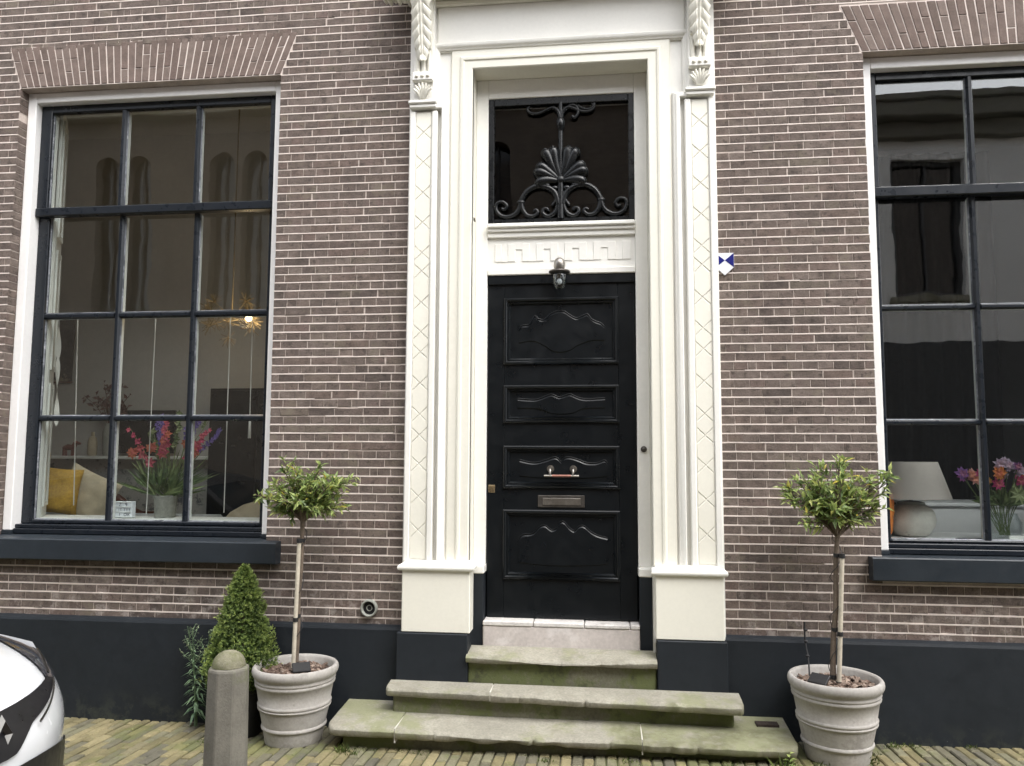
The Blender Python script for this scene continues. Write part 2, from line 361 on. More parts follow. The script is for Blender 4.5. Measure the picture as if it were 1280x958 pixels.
# ------------------------------------------------------------------ the town house: wall, bricks, arches
house=thing('townhouse','brown brick town house with cream door surround and two tall white framed windows','house',(0,0,0))
LW=(-3.81,-2.02,.945,3.995); RW=(1.512,3.296,.925,3.945)
CX=-.2545; SX0,SX1=-1.172,.66; ARL=(-3.81,-2.02,-3.905,-1.915,4.00,4.275); ARR=(1.505,3.30,1.395,3.41,3.95,4.23)
def cutx(z):
    """x intervals taken out of the wall at height z"""
    c=[(SX0,SX1)]
    for Wn,A in ((LW,ARL),(RW,ARR)):
        if Wn[2]<z<Wn[3]: c.append((Wn[0],Wn[1]))
        if A[4]-.02<z<A[5]:
            t=(z-A[4])/(A[5]-A[4]); c.append((A[0]+(A[2]-A[0])*t-.006,A[1]+(A[3]-A[1])*t+.006))
    return sorted(c)
XW0,XW1,ZW0,ZW1=-6.0,5.0,.585,4.95
WX0,WX1=-8.5,8.5
wall=MB()
zb=[-.3,.925,.945,3.945,3.995,4.6,9.0]
for z0,z1 in zip(zb[:-1],zb[1:]):
    zc=(z0+z1)/2; c=[]
    if z0<4.6: c.append((SX0+.05,SX1-.05))
    if LW[2]<=z0 and z1<=LW[3]+1e-6: c.append((LW[0]-.004,LW[1]+.004))
    if RW[2]<=z0 and z1<=RW[3]+1e-6: c.append((RW[0]-.004,RW[1]+.004))
    xs=[WX0]
    for a,b_ in sorted(c): xs+=[a,b_]
    xs.append(WX1)
    for k in range(0,len(xs),2): wall.box(xs[k],xs[k+1],.0018,.30,z0,z1)
part(wall,'wall',M['mortar'],house)
def brick_shape(L,H,rng_,depth=.073):
    """brick face with worn arrises; origin at the lower left of its face"""
    j=lambda a:rng_.uniform(-a,a); vs=[]
    yj=j(.0012); n=max(1,round(L/.05)); vs=[]; rings=[]
    for y_,ins,a,m in ((depth,0,0,1),(.0035+yj,.0002,.0005,1),(-.0012+yj,.0013,.0011,n)):
        r=[]
        for k in range(m): r.append((k/m,0))
        r.append((1,0))
        for k in range(m): r.append((1-k/m,1))
        r.append((0,1)); q=len(vs)
        for sx,sz in r: vs.append((ins+(L-2*ins)*sx+j(a)*(1 if sx in (0,1) else .5),y_+j(a*.5),(ins if sz==0 else H-ins)+j(a)))
        rings.append(list(range(q,q+len(r))))
    A,Bq,C=rings; fs=[[A[k],A[(k+1)%4],Bq[(k+1)%4],Bq[k]] for k in range(4)]
    fs.append([Bq[0],Bq[1]]+C[:n+1][::-1]); fs.append([Bq[1],Bq[2],C[n+1],C[n]]); fs.append([Bq[2],Bq[3]]+C[n+1:][::-1]); fs.append([Bq[3],Bq[0],C[0],C[-1]])
    for k in range(n): fs.append([C[k],C[k+1],C[2*n-k],C[2*n+1-k]])
    return vs,fs
CH,BH=.0515,.0432
HP=.0842
def course_bricks():
    out=[]; n=int((ZW1-ZW0)/CH)
    for i in range(n):
        z=ZW0+.012+i*CH; pitch=HP if i%2 else 2*HP
        sh=(0,.25,0,.75)[i%4]*2*HP+rnd.uniform(-.012,.012)
        cuts=cutx(z+BH/2)
        segs=[];x=XW0
        for a,b_ in cuts:
            segs.append((x,a));x=b_
        segs.append((x,XW1))
        for a,b_ in segs:
            x=a-((a-XW0-sh)%pitch)
            if x<a and x+pitch*.95-a<.034: x=a; 
            while x<b_:
                p=pitch*(1+rnd.uniform(-.05,.05)) if rnd.random()<.92 else pitch*rnd.choice((.55,.75,1.3))
                x0,x1=max(x,a),min(x+p,b_)
                if x0==a and x1-a<.03: p=pitch; x=a; x1=min(a+p,b_)
                if b_-x1<.03: x1=b_; p=9
                if x1-x0>.008:
                    e0=.0 if x0==a else .0006+rnd.uniform(0,.0018); e1=.0 if x1==b_ else .0006+rnd.uniform(0,.0018)
                    out.append((x0+e0,x1-e1,z+rnd.uniform(-.0015,.0015),i))
                x+=p
    return out
BR=course_bricks()
def vis_score(b):
    x0,x1,z,i=b; px,py,q=see((x0+x1)/2,0,z)
    if not(4<px<1276 and 4<py<954): return -1
    if px<455 and 560<py: return -1          # behind plants
    if 960<px<1130 and py>560: return -1
    if z<.62: return -1
    return (x1-x0)/(q*q)
BR.sort(key=vis_score,reverse=True)
big,field=BR[:300],BR[300:]
shared={}
def tone_at(x,z):
    return min(1,max(0,.45+.35*noise.noise((x*.9,z*.9,3.1))+rnd.uniform(-.38,.38)))
for x0,x1,z,i in big:
    key=(round((x1-x0)/.008),rnd.randrange(5)); 
    if key not in shared:
        mb=MB(); v,f=brick_shape(key[0]*.008-.001,BH+rnd.uniform(-.0015,.001),rnd); mb.add(v,f,rnd.random()); shared[key]=mb.mesh('brick',M['brick'])
    o=link('brick',shared[key],house); o.matrix_parent_inverse=Matrix(); o.location=(x0,rnd.uniform(-.001,.001),z); o.rotation_euler=(0,rnd.uniform(-.004,.004),0)
mb=MB()
for x0,x1,z,i in field:
    v,f=brick_shape(x1-x0,BH+rnd.uniform(-.0015,.001),rnd); yy=rnd.uniform(-.001,.001); a=rnd.uniform(-.004,.004)
    mb.add([(x0+p[0],p[1]+yy,z+p[2]+a*(p[0])) for p in v],f,tone_at(x0,z))
part(mb,'brick_field',M['brick'],house,kind='stuff')
# bed joints: pale lime pointing struck slightly proud, ragged and missing in places
M['pointing']=mat('pale_lime_pointing',(.68,.60,.55),.92,.10,9,90,.5,.003,spec=.2,stains=[((.42,.36,.32),5,.63,.6),((.20,.165,.145),2.6,.66,.6)])
mb=MB()
for i in range(int((ZW1-ZW0)/CH)+1):
    z0=ZW0+.012+i*CH-(CH-BH)
    cuts=cutx(z0+.004); x=XW0; segs=[]
    for a,b_ in cuts: segs.append((x,a)); x=b_
    segs.append((x,XW1))
    for a,b_ in segs:
        x=a; 
        while x<b_-.01:
            L=rnd.uniform(.10,.55); e=min(b_,x+L)
            if rnd.random()>.035 and e-x>.02:
                n=max(1,int((e-x)/.06)); up=[]; lo=[]
                for k in range(n+1):
                    xx=x+(e-x)*k/n; t=.0007*noise.noise((xx*9,z0*40,1)); 
                    lo.append((xx,z0-.0006+t+rnd.uniform(-.0007,.0007))); up.append((xx,z0+(CH-BH)+.0004+t+rnd.uniform(-.0007,.0007)))
                yy=-.0016+rnd.uniform(-.0008,.0006); b0=len(mb.v)
                for (xa,za),(xb,zb2) in zip(lo,up): mb.v+=[(xa,yy+.006,za-.0003),(xa,yy,za+.0012),(xb,yy,zb2-.0012),(xb,yy+.006,zb2+.0003)]
                for k in range(n):
                    for q in range(3): mb.f.append([b0+k*4+q,b0+k*4+4+q,b0+k*4+5+q,b0+k*4+1+q]); mb.t.append(.5)
            x=e
part(mb,'bed_joints',M['pointing'],house,kind='stuff')
def arch(A):
    x0,x1,u0,u1,z0,z1=A; mb=MB(); mb.extr([(x0-.004,z0-.004),(x1+.004,z0-.004),(u1+.004,z1+.004),(u0-.004,z1+.004)],.0008,.10)
    a=part(mb,'flat_arch',M['pointing'],house); n=round((x1-x0)/.0468)
    for k in range(n):
        t0=k/n; t1=(k+1)/n; g=.0040+rnd.uniform(-.0006,.0008)
        bl,br_=x0+(x1-x0)*t0+g,x0+(x1-x0)*t1-g; tl,tr=u0+(u1-u0)*t0+g,u0+(u1-u0)*t1-g
        sp=rnd.random()
        cuts=[0,1] if sp<.45 else ([0,.33,1] if k%2 else [0,.66,1])
        for c0,c1 in zip(cuts[:-1],cuts[1:]):
            c0_=c0+(.006 if c0>0 else 0); c1_=c1-(.006 if c1<1 else 0)
            m_=MB(); j=lambda:rnd.uniform(-.001,.001)
            f=lambda s_,c:((bl+(tl-bl)*c) if s_==0 else (br_+(tr-br_)*c), z0+(z1-z0)*c)
            m_.extr([(f(0,c0_)[0]+j(),f(0,c0_)[1]),(f(1,c0_)[0]+j(),f(1,c0_)[1]),(f(1,c1_)[0]+j(),f(1,c1_)[1]+j()),(f(0,c1_)[0]+j(),f(0,c1_)[1]+j())],-.003+rnd.uniform(-.0015,.0015),.073,.003,tone=rnd.random())
            part(m_,'arch_brick',M['voussoir'],a)
arch(ARL); arch(ARR)
# dark painted plinth with a weathered top slope
def plinth(x0,x1):
    mb=MB(); pr=[(0,.05),(.0,-.3)]
    vs=[(x,y,z) for x in (x0,x1) for y,z in ((.02,-.35),(-.040,-.35),(-.040,.585),(-.034,.600),(.006,.612),(.02,.612))]
    mb.add(vs,[(i,(i+1)%6,6+(i+1)%6,6+i) for i in range(6)]+[tuple(range(6)),tuple(range(6,12))])
    part(mb,'plinth',M['plinth'],house)
plinth(WX0,SX0-.0015); plinth(SX1+.0015,WX1)

# ------------------------------------------------------------------ door surround
sur=part(B(-.918+CX,-.525+CX,-.03,.0,.56,3.944).box(.525+CX,.918+CX,-.03,.0,.56,3.944).box(-.918+CX,.918+CX,-.03,.0,3.944,4.62),'door_surround',M['creamw'],house)
IY=.112   # plane of the inner door frame
# jamb linings and soffit (real thickness behind the surround)
jl=MB(); 
for s_ in (-1,1): jl.box(CX+s_*.525,CX+s_*.60,.0005,.30,.50,3.944)
jl.box(CX-.60,CX+.60,.0005,.30,3.9445,4.05)
part(jl,'jamb_lining',M['cream'],sur)
pf=[(0,.0),(0,-.044),(.006,-.050),(.05,-.050),(.056,-.058),(.068,-.060),(.076,-.056),(.080,-.048),(.128,-.046),(.134,-.040),(.134,-.0305)]
ip=[(CX+.525,.985),(CX+.525,3.943),(CX-.525,3.943),(CX-.525,.985)]
mb=MB(); mb.sweep(ip,[(-w_,y_) for w_,y_ in pf]); part(mb,'inner_architrave',M['cream'],sur,smooth=True,angle=25)
ear=[(CX+.668,.985),(CX+.668,3.735),(CX+.728,3.735),(CX+.728,4.062),(CX-.728,4.062),(CX-.728,3.735),(CX-.668,3.735),(CX-.668,.985)]
pe=[(0,-.0302),(0,-.044),(.004,-.044),(.006,-.054),(.012,-.056),(.018,-.064),(.028,-.072),(.038,-.075),(.043,-.070),(.043,-.0302)]
mb=MB(); mb.sweep(ear,[(-w_,y_) for w_,y_ in pe]); part(mb,'eared_architrave',M['creamw'],sur,smooth=True,angle=25)
# frieze and cornice
part(B(CX-.745,CX+.745,-.042,-.0302,4.118,4.35,.003),'frieze',M['creamw'],sur)
mb=MB()
for y0,z0,z1,ex in ((-.06,4.352,4.385,.0),(-.09,4.387,4.41,.04),(-.22,4.412,4.47,.08),(-.28,4.472,4.56,.12),(-.22,4.562,4.62,.08)):
    mb.box(CX-.90-ex,CX+.90+ex,y0,.0,z0,z1,.006)
part(mb,'cornice',M['cream'],sur)
for s_ in (-1,1):      # scalloped drops at the ends of the cornice
    mb=MB()
    for k in range(5):
        xx=CX+s_*(.94+.028*k); mb.blob((xx,-.17,4.395-.012*(k%2)),(.018,.10,.055),8)
    part(mb,'cornice_scallop',M['cream'],sur,smooth=True)
# heights of the lozenge crosses up the pilasters
XZ=[3.549,3.362,3.173,2.989,2.803,2.691,2.502,2.324,2.204,2.019,1.835,1.713,1.545,1.356,1.163]
def pilaster(s_):
    X=lambda u:CX+s_*u
    mb=MB()
    mb.box(X(.872),X(.905),-.0725,-.0305,.985,3.68,.004)           # outer fillet
    mb.box(X(.735),X(.770),-.0745,-.0305,.985,3.68,.006)          # inner fillet
    mb.box(X(.7705),X(.8715),-.058,-.0305,.985,3.68)            # sunk field
    pl=part(mb,'pilaster',M['creamw'],sur)
    c0=.821; a=.0455; b=.043; g=.0024; mb=MB()
    zs=[3.675+.03]+XZ+[.995-.03]
    def plate(poly):
        mb.extr([(X(c0)+s_*x,z) for x,z in poly],-.0632,-.0578,.0022)
    for zi in XZ:
        for q in (-1,1): plate([(q*g*1.6,zi),(q*a,zi+b-g*1.5),(q*a,zi-b+g*1.5)])
    top=3.672
    for zi,zn in zip(XZ[:-1],XZ[1:]):
        plate([(0,zi-g*1.5),(-a,zi-b-g*1.5),(-a,zn+b+g*1.5),(0,zn+g*1.5),(a,zn+b+g*1.5),(a,zi-b-g*1.5)])
    plate([(0,XZ[0]+g*1.5),(a,XZ[0]+b+g*1.5),(a,top),(-a,top),(-a,XZ[0]+b+g*1.5)])
    plate([(0,XZ[-1]-g*1.5),(a,XZ[-1]-b-g*1.5),(a,1.0),(-a,1.0),(-a,XZ[-1]-b-g*1.5)])
    part(mb,'lozenge_panel',M['cream'],sur)
    # pedestal, its cap moulding, and the dark base below
    ui=.505 if s_<0 else .532
    part(B(X(ui),X(.902),-.100,.02,.592,.940,.005),'pedestal',M['cream'],sur)
    mb=MB(); n=9; prof=[(0,.938)]+[(-.024*sin(PI*k/n)**.7,.938+.036*k/n) for k in range(n+1)]+[(0,.976)]
    x0,x1=X(.488),X(.925)
    vs=[];
    P=[(min(x0,x1),-.10),(max(x0,x1),-.10)]
    ring=[]
    for d,z in [(0.0,.936),(.012,.938),(.020,.945),(.023,.955),(.020,.965),(.012,.972),(.004,.976),(-.02,.990)]:
        xa,xb=min(X(ui),X(.902))-d,max(X(ui),X(.902))+d; ring.append([(xa,.02,z),(xa,-.10-d,z),(xb,-.10-d,z),(xb,.02,z)])
    for r_ in ring: vs+=r_
    fs=[(i*4+k,i*4+(k+1)%4,(i+1)*4+(k+1)%4,(i+1)*4+k) for i in range(len(ring)-1) for k in range(4)]+[(0,1,2,3),tuple(4*(len(ring)-1)+k for k in range(4))]
    mb.add(vs,fs); part(mb,'pedestal_cap',M['creamw'],sur,smooth=True)
    part(B(X(.515 if s_<0 else .538),X(.925 if s_<0 else .915),-.112,.02,.30,.590,.004),'pedestal_base',M['plinth'],sur)
    # inner return of the frame foot: white above, anthracite below
    part(B(X(.447),X(.524),.045,.30,.905,.955,.006),'frame_foot',M['creamw'],sur)
    part(B(X(.452),X(.524),.05,.30,.45,.9045,.003),'jamb_base',M['plinth'],sur)
    # capital ledge + console bracket
    mb=MB(); mb.box(X(.742),X(.905),-.092,-.0305,3.694,3.716,.004).box(X(.736),X(.912),-.104,-.0305,3.7165,3.738,.006)
    part(mb,'capital',M['creamw'],sur)
    mb=MB()
    mb.box(X(.757),X(.885),-.085,-.0302,3.74,4.42,.004)
    # leaf cup, pellet block
    mb.box(X(.757),X(.885),-.125,-.0855,3.850,3.905,.005)
    cs=part(mb,'console',M['creamw'],sur)
    mb=MB()
    for k in (-1,0,1): mb.blob((X(.821)+k*.034,-.125,3.877),(.012,.012,.012),10)
    for k in (-1,0,1):     # flutes
        mb.tube([(X(.821)+k*.036,-.086,3.912),(X(.821)+k*.036,-.092,3.97),(X(.821)+k*.036,-.10,4.12)],[.013,.014,.014],8)
    # small palmette under the block
    for k in range(-3,4):
        a=k*.42; mb.tube([(X(.821)+.004*k,-.088,3.752),(X(.821)+sin(a)*.035,-.108,3.775+cos(a)*.03),(X(.821)+sin(a)*.058,-.116,3.785+cos(a)*.055)],[.006,.011,.006],6)
    # acanthus: midrib with pairs of curling lobes, standing off the bracket more towards the top
    yb=lambda z:-.10-.13*((z-3.95)/.5)**1.5 if z>3.95 else -.10
    def leafs(u,v):
        q=2*u-1; z=3.962+.50*v; au=abs(q); sw=(v*8.5+.62*au)%1.0
        wv=(.016+.050*min(1,v/.38)**.75)*(1-.20*(1-abs(2*((v*8.5+.62)%1.0)-1))**.7*min(1,v*6))
        lob=.011*(sin(PI*sw)**.7)*min(1,au*2.2)
        rib=.011*max(0,1-au/.13)+.004*max(0,1-abs(au-.34)/.10)
        edge=.022*(1-au**2.2); curl=.012*max(0,1-v/.09)
        return (X(.821)+q*wv,yb(z)-.004-edge-lob-rib-curl,z-.028*au*min(1,v*4)*(1 if v>0 else 0)+.006*max(0,1-v/.06)*au)
    mb.grid(leafs,28,120)
    mb.extr([(X(.821)-.05,4.05),(X(.821)+.05,4.05),(X(.821)+.058,4.44),(X(.821)-.058,4.44)],-.12,-.0855)
    part(mb,'acanthus_leaf',M['cream'],cs,smooth=True,angle=60)
for s_ in (-1,1): pilaster(s_)
# inner frame (stiles beside the door, head, transom shelf)
DL,DR=CX-.447,CX+.447
mb=MB()
for s_ in (-1,1): mb.box(CX+s_*.450,CX+s_*.5245,IY,.29,.9555,3.9435,.003)
mb.box(CX-.4495,CX+.4495,IY+.001,.29,3.822,3.9435,.003)
fr=part(mb,'door_frame',M['creamw'],sur)
mb=MB(); mb.box(CX-.449,CX+.449,IY-.038,.28,2.985,3.012,.006).box(CX-.449,CX+.449,IY-.022,.28,2.962,2.9845,.004).box(CX-.449,CX+.449,IY-.008,.28,2.930,2.9615,.003)
mb.box(CX-.449,CX+.449,IY+.012,.28,2.735,2.9295)
mb.box(CX-.449,CX+.449,IY-.006,.28,2.695,2.7345,.005)
tp=part(mb,'transom_panel',M['creamw'],sur)
# meander (Greek key) band in relief
mb=MB(); bw=.040; zt,zbm=2.893,2.781; xl,xr=CX-.405,CX+.425-.0
px_=.1740; y0,y1=IY+.0072,IY+.013
us=[-.344+px_*k for k in range(5)]   # centres of slots open to the top
ls=[-.257+px_*k for k in range(4)]   # centres of slots open to the bottom
h=.020; yy=(y0,y1)
xs=sorted([(u,'u') for u in us]+[(l,'l') for l in ls])
e=[-.405]; 
prev=-.405
segs=[]
for u,k in xs+[(.424,'e')]:
    h0=h if k!='e' else 0
    segs.append((prev,u-h0)); 
    if k=='u': segs.append(('b',u-h0,u+h0))
    if k=='l': segs.append(('t',u-h0-.004,u+h0+.004))
    prev=u+h0
for s in segs:
    if s[0]=='b': mb.box(CX+s[1]+.0004,CX+s[2]-.0004,y0+.0003,y1,zbm,zbm+.036)
    elif s[0]=='t': mb.box(CX+s[1]+.0004,CX+s[2]-.0004,y0+.0003,y1,zt-.036,zt)
    else: mb.box(CX+s[0],CX+s[1],y0,y1,zbm,zt,.002)
part(mb,'meander_relief',M['creamw'],sur)
# small feet inside the lower slots, like the T-shaped notches of the carving
# threshold
mb=MB(); mb.box(CX-.4515,CX+.4515,.035,.29,.44,.612,.006); part(mb,'threshold',M['marble'],house)
mb=MB(); 
for a,b_ in ((-.4515,-.16),(-.156,.135),(.139,.395),(.399,.4515)): mb.box(CX+a,CX+b_,.030+rnd.uniform(-.002,.002),.29,.6125,.638+rnd.uniform(-.0025,.0025),.005)
part(mb,'threshold_strip',M['thr'],house)
# ------------------------------------------------------------------ front door
DY=IY+.018
def zpy(py):
    T=[(346,2.679),(374,2.5485),(455,2.149),(484,2.015),(528,1.795),(559,1.65),(611,1.404),(639,1.27),(725,.871),(776,.637)]
    for (a,za),(b,zb_) in zip(T[:-1],T[1:]):
        if py<=b or b==776: return za+(zb_-za)*(py-a)/(b-a)
def dpt(zx,zy,ox,oy,s): return (-.600+(ox+zx/s-630)*.004845, zpy(oy+zy/s))
PAN=[(2.549,2.149),(2.015,1.795),(1.650,1.404),(1.270,.871)]
PX0,PX1=CX-.343,CX+.343
mb=MB(); mb.box(DL+.002,PX0,DY,.17,.642,2.692,.003).box(PX1,DR-.002,DY,.17,.642,2.692,.003)
zz=[2.692]+[v for p in PAN for v in p]+[.642]
for k in range(0,len(zz),2): mb.box(PX0+.0005,PX1-.0005,DY+.0004,.17,zz[k+1],zz[k],.0)
door=part(mb,'door',M['black'],house,label='black four panelled front door')
for z1,z0 in PAN:
    pn=part(B(PX0,PX1,DY+.012,.1695,z0+.0003,z1-.0003),'door_panel',M['black'],door)
    mb=MB(); xm=(PX0+PX1)/2
    path=[(xm,z0),(PX1,z0),(PX1,z1),(PX0,z1),(PX0,z0),(xm,z0)]
    mb.sweep(path,[(-.004,DY+.0005),(-.004,DY-.010),(.002,DY-.015),(.010,DY-.016),(.016,DY-.011),(.019,DY-.002),(.026,DY-.003),(.032,DY+.004),(.036,DY+.0115)]); part(mb,'panel_moulding',M['black'],door,smooth=True,angle=30)
CUR=[((220,295),(235,270),(275,265),(290,250),(312,215),(330,230),(365,236),(400,207),(440,190),(480,190),(510,210),(550,230),(590,216),(615,210),(635,235),(660,250),(690,262),(708,280)),
((225,360),(300,350),(370,378),(410,405),(455,415),(510,405),(560,375),(640,350),(705,352)),
((215,690),(300,696),(340,690),(380,675),(410,667),(450,682),(490,672),(515,666),(550,682),(600,693),(710,689)),
((230,735),(340,740),(400,762),(460,768),(530,762),(590,738),(700,735))]
CUR2=[((198,152),(240,162),(280,165),(330,152),(370,138),(390,145),(405,161),(420,141),(450,138),(490,150),(530,165),(580,165),(615,152),(630,166)),
((195,550),(215,528),(265,520),(300,485),(325,479),(350,498),(365,500),(385,488),(395,465),(415,458),(435,480),(450,495),(470,504),(490,482),(515,479),(545,505),(580,525),(628,537))]
BOT=[CUR[1],CUR[3],((198,225),(260,232),(330,236),(410,238),(490,236),(560,232),(630,225)),((195,660),(265,668),(335,672),(410,674),(485,672),(560,668),(628,660))]
TOP=[(CUR[0],(600,350,4.5636)),(CUR[2],(600,350,4.5636)),(CUR2[0],(600,540,3.99)),(CUR2[1],(600,540,3.99))]
for (tc,(ox,oy,s_)),bc in zip(TOP,BOT):
    P2=[dpt(*q,ox,oy,s_) for q in tc]; n_=len(P2); xm=(P2[0][0]+P2[-1][0])/2
    hb=[dpt(*q,ox,oy,s_) for q in bc]
    up=smoothpts([(x,DY,z) for x,z in P2],5); lo=smoothpts([(x,DY,z) for x,z in hb],4)
    up=[(p.x,p.z) for p in up]; lo=[(p.x,p.z) for p in lo]
    mb=MB(); y1=DY+.0119; y0=DY+.0075
    nq=40; 
    def at_(L,t):
        x=up[0][0]+(up[-1][0]-up[0][0])*t
        for (xa,za),(xb,zb2) in zip(L[:-1],L[1:]):
            if xa<=x<=xb and xb>xa: return x,za+(zb2-za)*(x-xa)/(xb-xa)
        return x,(L[0][1] if x<L[0][0] else L[-1][1])
    vs=[]
    for k in range(nq+1):
        x,zt2=at_(up,k/nq); _,zl=at_(lo,k/nq)
        vs+=[(x,y1,zt2+.004),(x,y0,zt2-.003),(x,y0,zl+.004),(x,y1,zl-.003)]
    fs=[(k*4+q,k*4+4+q,k*4+5+q,k*4+1+q) for k in range(nq) for q in range(3)]+[(0,1,2,3),tuple(nq*4+q for q in range(4))]
    mb.add(vs,fs); part(mb,'carved_field',M['black'],door,smooth=True,angle=30)
    mb=MB(); mb.tube([(x,DY+.0112,z+.012) for x,z in up],.0030,8); part(mb,'carved_line',M['black'],door,smooth=True)
# rain strip at the head and hinges
part(B(CX-.452,CX+.447,IY+.004,.17,2.640,2.6935,.002),'head_strip',M['black'],door)
# pull handle
hx0,hx1,hz=-.600+(688.2-630)*.004845,-.600+(716.3-630)*.004845,1.517
hd=None
for hx in (hx0,hx1):
    mb=MB()
    for r_,y_ in ((.022,DY+.006),(.017,DY-.004)):
        mb.tube([(hx,DY+.013,hz),(hx,y_,hz)],r_,16)
    mb.tube(smoothpts([(hx,DY-.004,hz),(hx,DY-.035,hz-.002),(hx,DY-.045,hz-.020),(hx,DY-.046,hz-.040)],3),.0075,8)
    part(mb,'handle_bracket',M['metal'],door,smooth=True)
mb=MB(); mb.tube([(hx0-.035,DY-.046,hz-.040),(hx1+.035,DY-.046,hz-.040)],.007,8)
hd=part(mb,'pull_handle',M['metal'],door,smooth=True)
mb=MB(); mb.tube([(hx0+.0122,DY-.046,hz-.040),(hx1-.0122,DY-.046,hz-.040)],.0078,10); part(mb,'grip',M['copper'],hd,smooth=True)
lx0,lx1,lz0,lz1=-.393,-.115,1.289,1.361
mb=MB(); mb.box(lx0,lx1,DY-.006,DY+.0005,lz0,lz1,.003); lb=part(mb,'letter_plate',M['dmetal'],door)
mb=MB(); mb.box(lx0+.030,lx1-.024,DY-.011,DY-.0062,lz0+.014,lz1-.016,.003); part(mb,'letter_flap',M['metal'],lb)
mb=MB(); mb.box(-.692,-.652,DY-.004,DY+.0005,1.374,1.419,.003); lk=part(mb,'lock_plate',M['brass'],door)
mb=MB(); mb.tube([(-.672,DY-.0045,1.397),(-.672,DY-.014,1.397)],.013,14); part(mb,'lock_cylinder',M['brass'],lk,smooth=True)
mb=MB(); mb.tube([(.233,IY+.001,1.636),(.233,IY-.010,1.636)],.018,16).blob((.233,IY-.012,1.636),(.011,.007,.011),10); part(mb,'doorbell',M['dmetal'],house,smooth=True)
mb=MB(); mb.tube([(-.757,-.052,2.99),(-.757,-.075,2.99),(-.757,-.085,3.0)],.006,8); part(mb,'frame_hook',M['metal'],house,smooth=True)

# ------------------------------------------------------------------ fanlight with cast iron grille
FX0,FX1,FZ0,FZ1=CX-.4490,CX+.4490,3.0135,3.8215
mb=MB(); FY=IY+.010
mb.box(FX0,FX0+.034,FY,.17,FZ0,FZ1,.003).box(FX1-.034,FX1,FY,.17,FZ0,FZ1,.003).box(FX0+.0345,FX1-.0345,FY+.0005,.17,FZ1-.045,FZ1,.003).box(FX0+.0345,FX1-.0345,FY+.0005,.17,FZ0,FZ0+.036,.003)
fan=part(mb,'fanlight',M['iron'],house)
part(B(FX0+.0342,FX1-.0342,.150,.154,FZ0+.0362,FZ1-.0452),'pane',M['fglass'],fan)
def gp(zx,zy,dy=0): return (CX+(zx-460)*.001247,FY+.010+dy,3.82-(zy-65)*.001279)
GR=MB()
GR.tube([gp(460,92),gp(460,180),gp(460,300),gp(460,480),gp(460,672)],[.014,.015,.014,.019,.024],10)
GR.tube([gp(460,175,-.006),gp(460,190,-.008),gp(460,215,-.008),gp(460,235,-.004)],[.018,.026,.024,.012],10)
GR.blob(gp(460,480,-.010),(.026,.018,.026),10)
def mir(pts): return [(920-x,y) for x,y in pts]
def sc_(pts,r0,r1,n=5):
    for q in (pts,mir(pts)):
        ps=smoothpts([gp(x,y,-.002) for x,y in q],n); m=len(ps)
        GR.tube(ps,[1.32*(r0+(r1-r0)*k/(m-1)) for k in range(m)],8)
sc_([(450,600),(440,560),(420,530),(380,510),(335,508),(295,530),(270,565),(262,590)],.015,.012)
sc_([(262,588),(252,620),(228,645),(190,655),(155,642),(137,612),(145,585),(172,580),(192,598),(182,618),(166,612)],.012,.007)
sc_([(264,590),(272,622),(295,650),(325,654),(346,638),(338,624),(326,630)],.012,.007)
sc_([(450,540),(447,600),(432,640),(398,658),(372,642),(375,622),(393,620),(398,632)],.013,.007)
sc_([(445,560),(430,590),(418,605),(424,590)],.009,.005)
sc_([(460,180),(450,140),(425,118),(395,125),(350,143),(312,140),(294,122),(306,106)],.011,.006)
sc_([(462,160),(485,128),(515,108),(540,118),(545,148),(530,172),(517,165)],.0001,.0001) if False else None
GR.tube(smoothpts([gp(*q,-.002) for q in ((462,160),(485,128),(515,108),(540,118),(547,148),(530,172),(517,163))],5),.011,8)
GR.tube(smoothpts([gp(*q,-.002) for q in ((545,112),(570,128),(600,132),(622,122),(628,104))],5),.011,8)
for tip in ((345,490),(338,440),(350,412),(375,345),(412,335)):
    for q in (tip,(920-tip[0],tip[1])):
        bx,by=460,485; mx,my=bx+(q[0]-bx)*.55,by+(q[1]-by)*.55
        sgn=1 if q[0]<460 else -1
        pts=smoothpts([gp(bx,by,-.004),gp(mx,my-8,-.014),gp(q[0]+sgn*12,q[1]-2,-.016),gp(q[0],q[1]+12,-.008),gp(q[0]+sgn*14,q[1]+24,-.006)],5)
        m=len(pts); GR.tube(pts,[.009+.019*sin(PI*min(1,k/(m-1)*1.15))**.8 if k<m*.75 else .014 for k in range(m)],8,flat=.7)
for q in ((262,585),(658,585)): GR.blob(gp(*q,-.006),(.026,.014,.016),8)
for tip in ((352,462),(343,420),(392,338)):
    for sg in (1,-1):
        tx=tip[0] if sg==1 else 920-tip[0]
        pts=smoothpts([gp(460,480,0),gp(460+(tx-460)*.6,480+(tip[1]-480)*.55,-.004),gp(tx,tip[1],-.002)],5); m=len(pts); GR.tube(pts,[.006+.014*sin(PI*k/(m-1))**.8 for k in range(m)],8,flat=.6)
for q in ((430,520),(490,520),(390,505),(530,505)): GR.blob(gp(*q,-.008),(.024,.012,.016),8)
for q in ((405,360),(365,410),(515,360),(555,410),(372,462),(548,462)): GR.blob(gp(*q,-.010),(.012,.010,.012),8)
part(GR,'iron_grille',M['iron'],fan,smooth=True,angle=60)

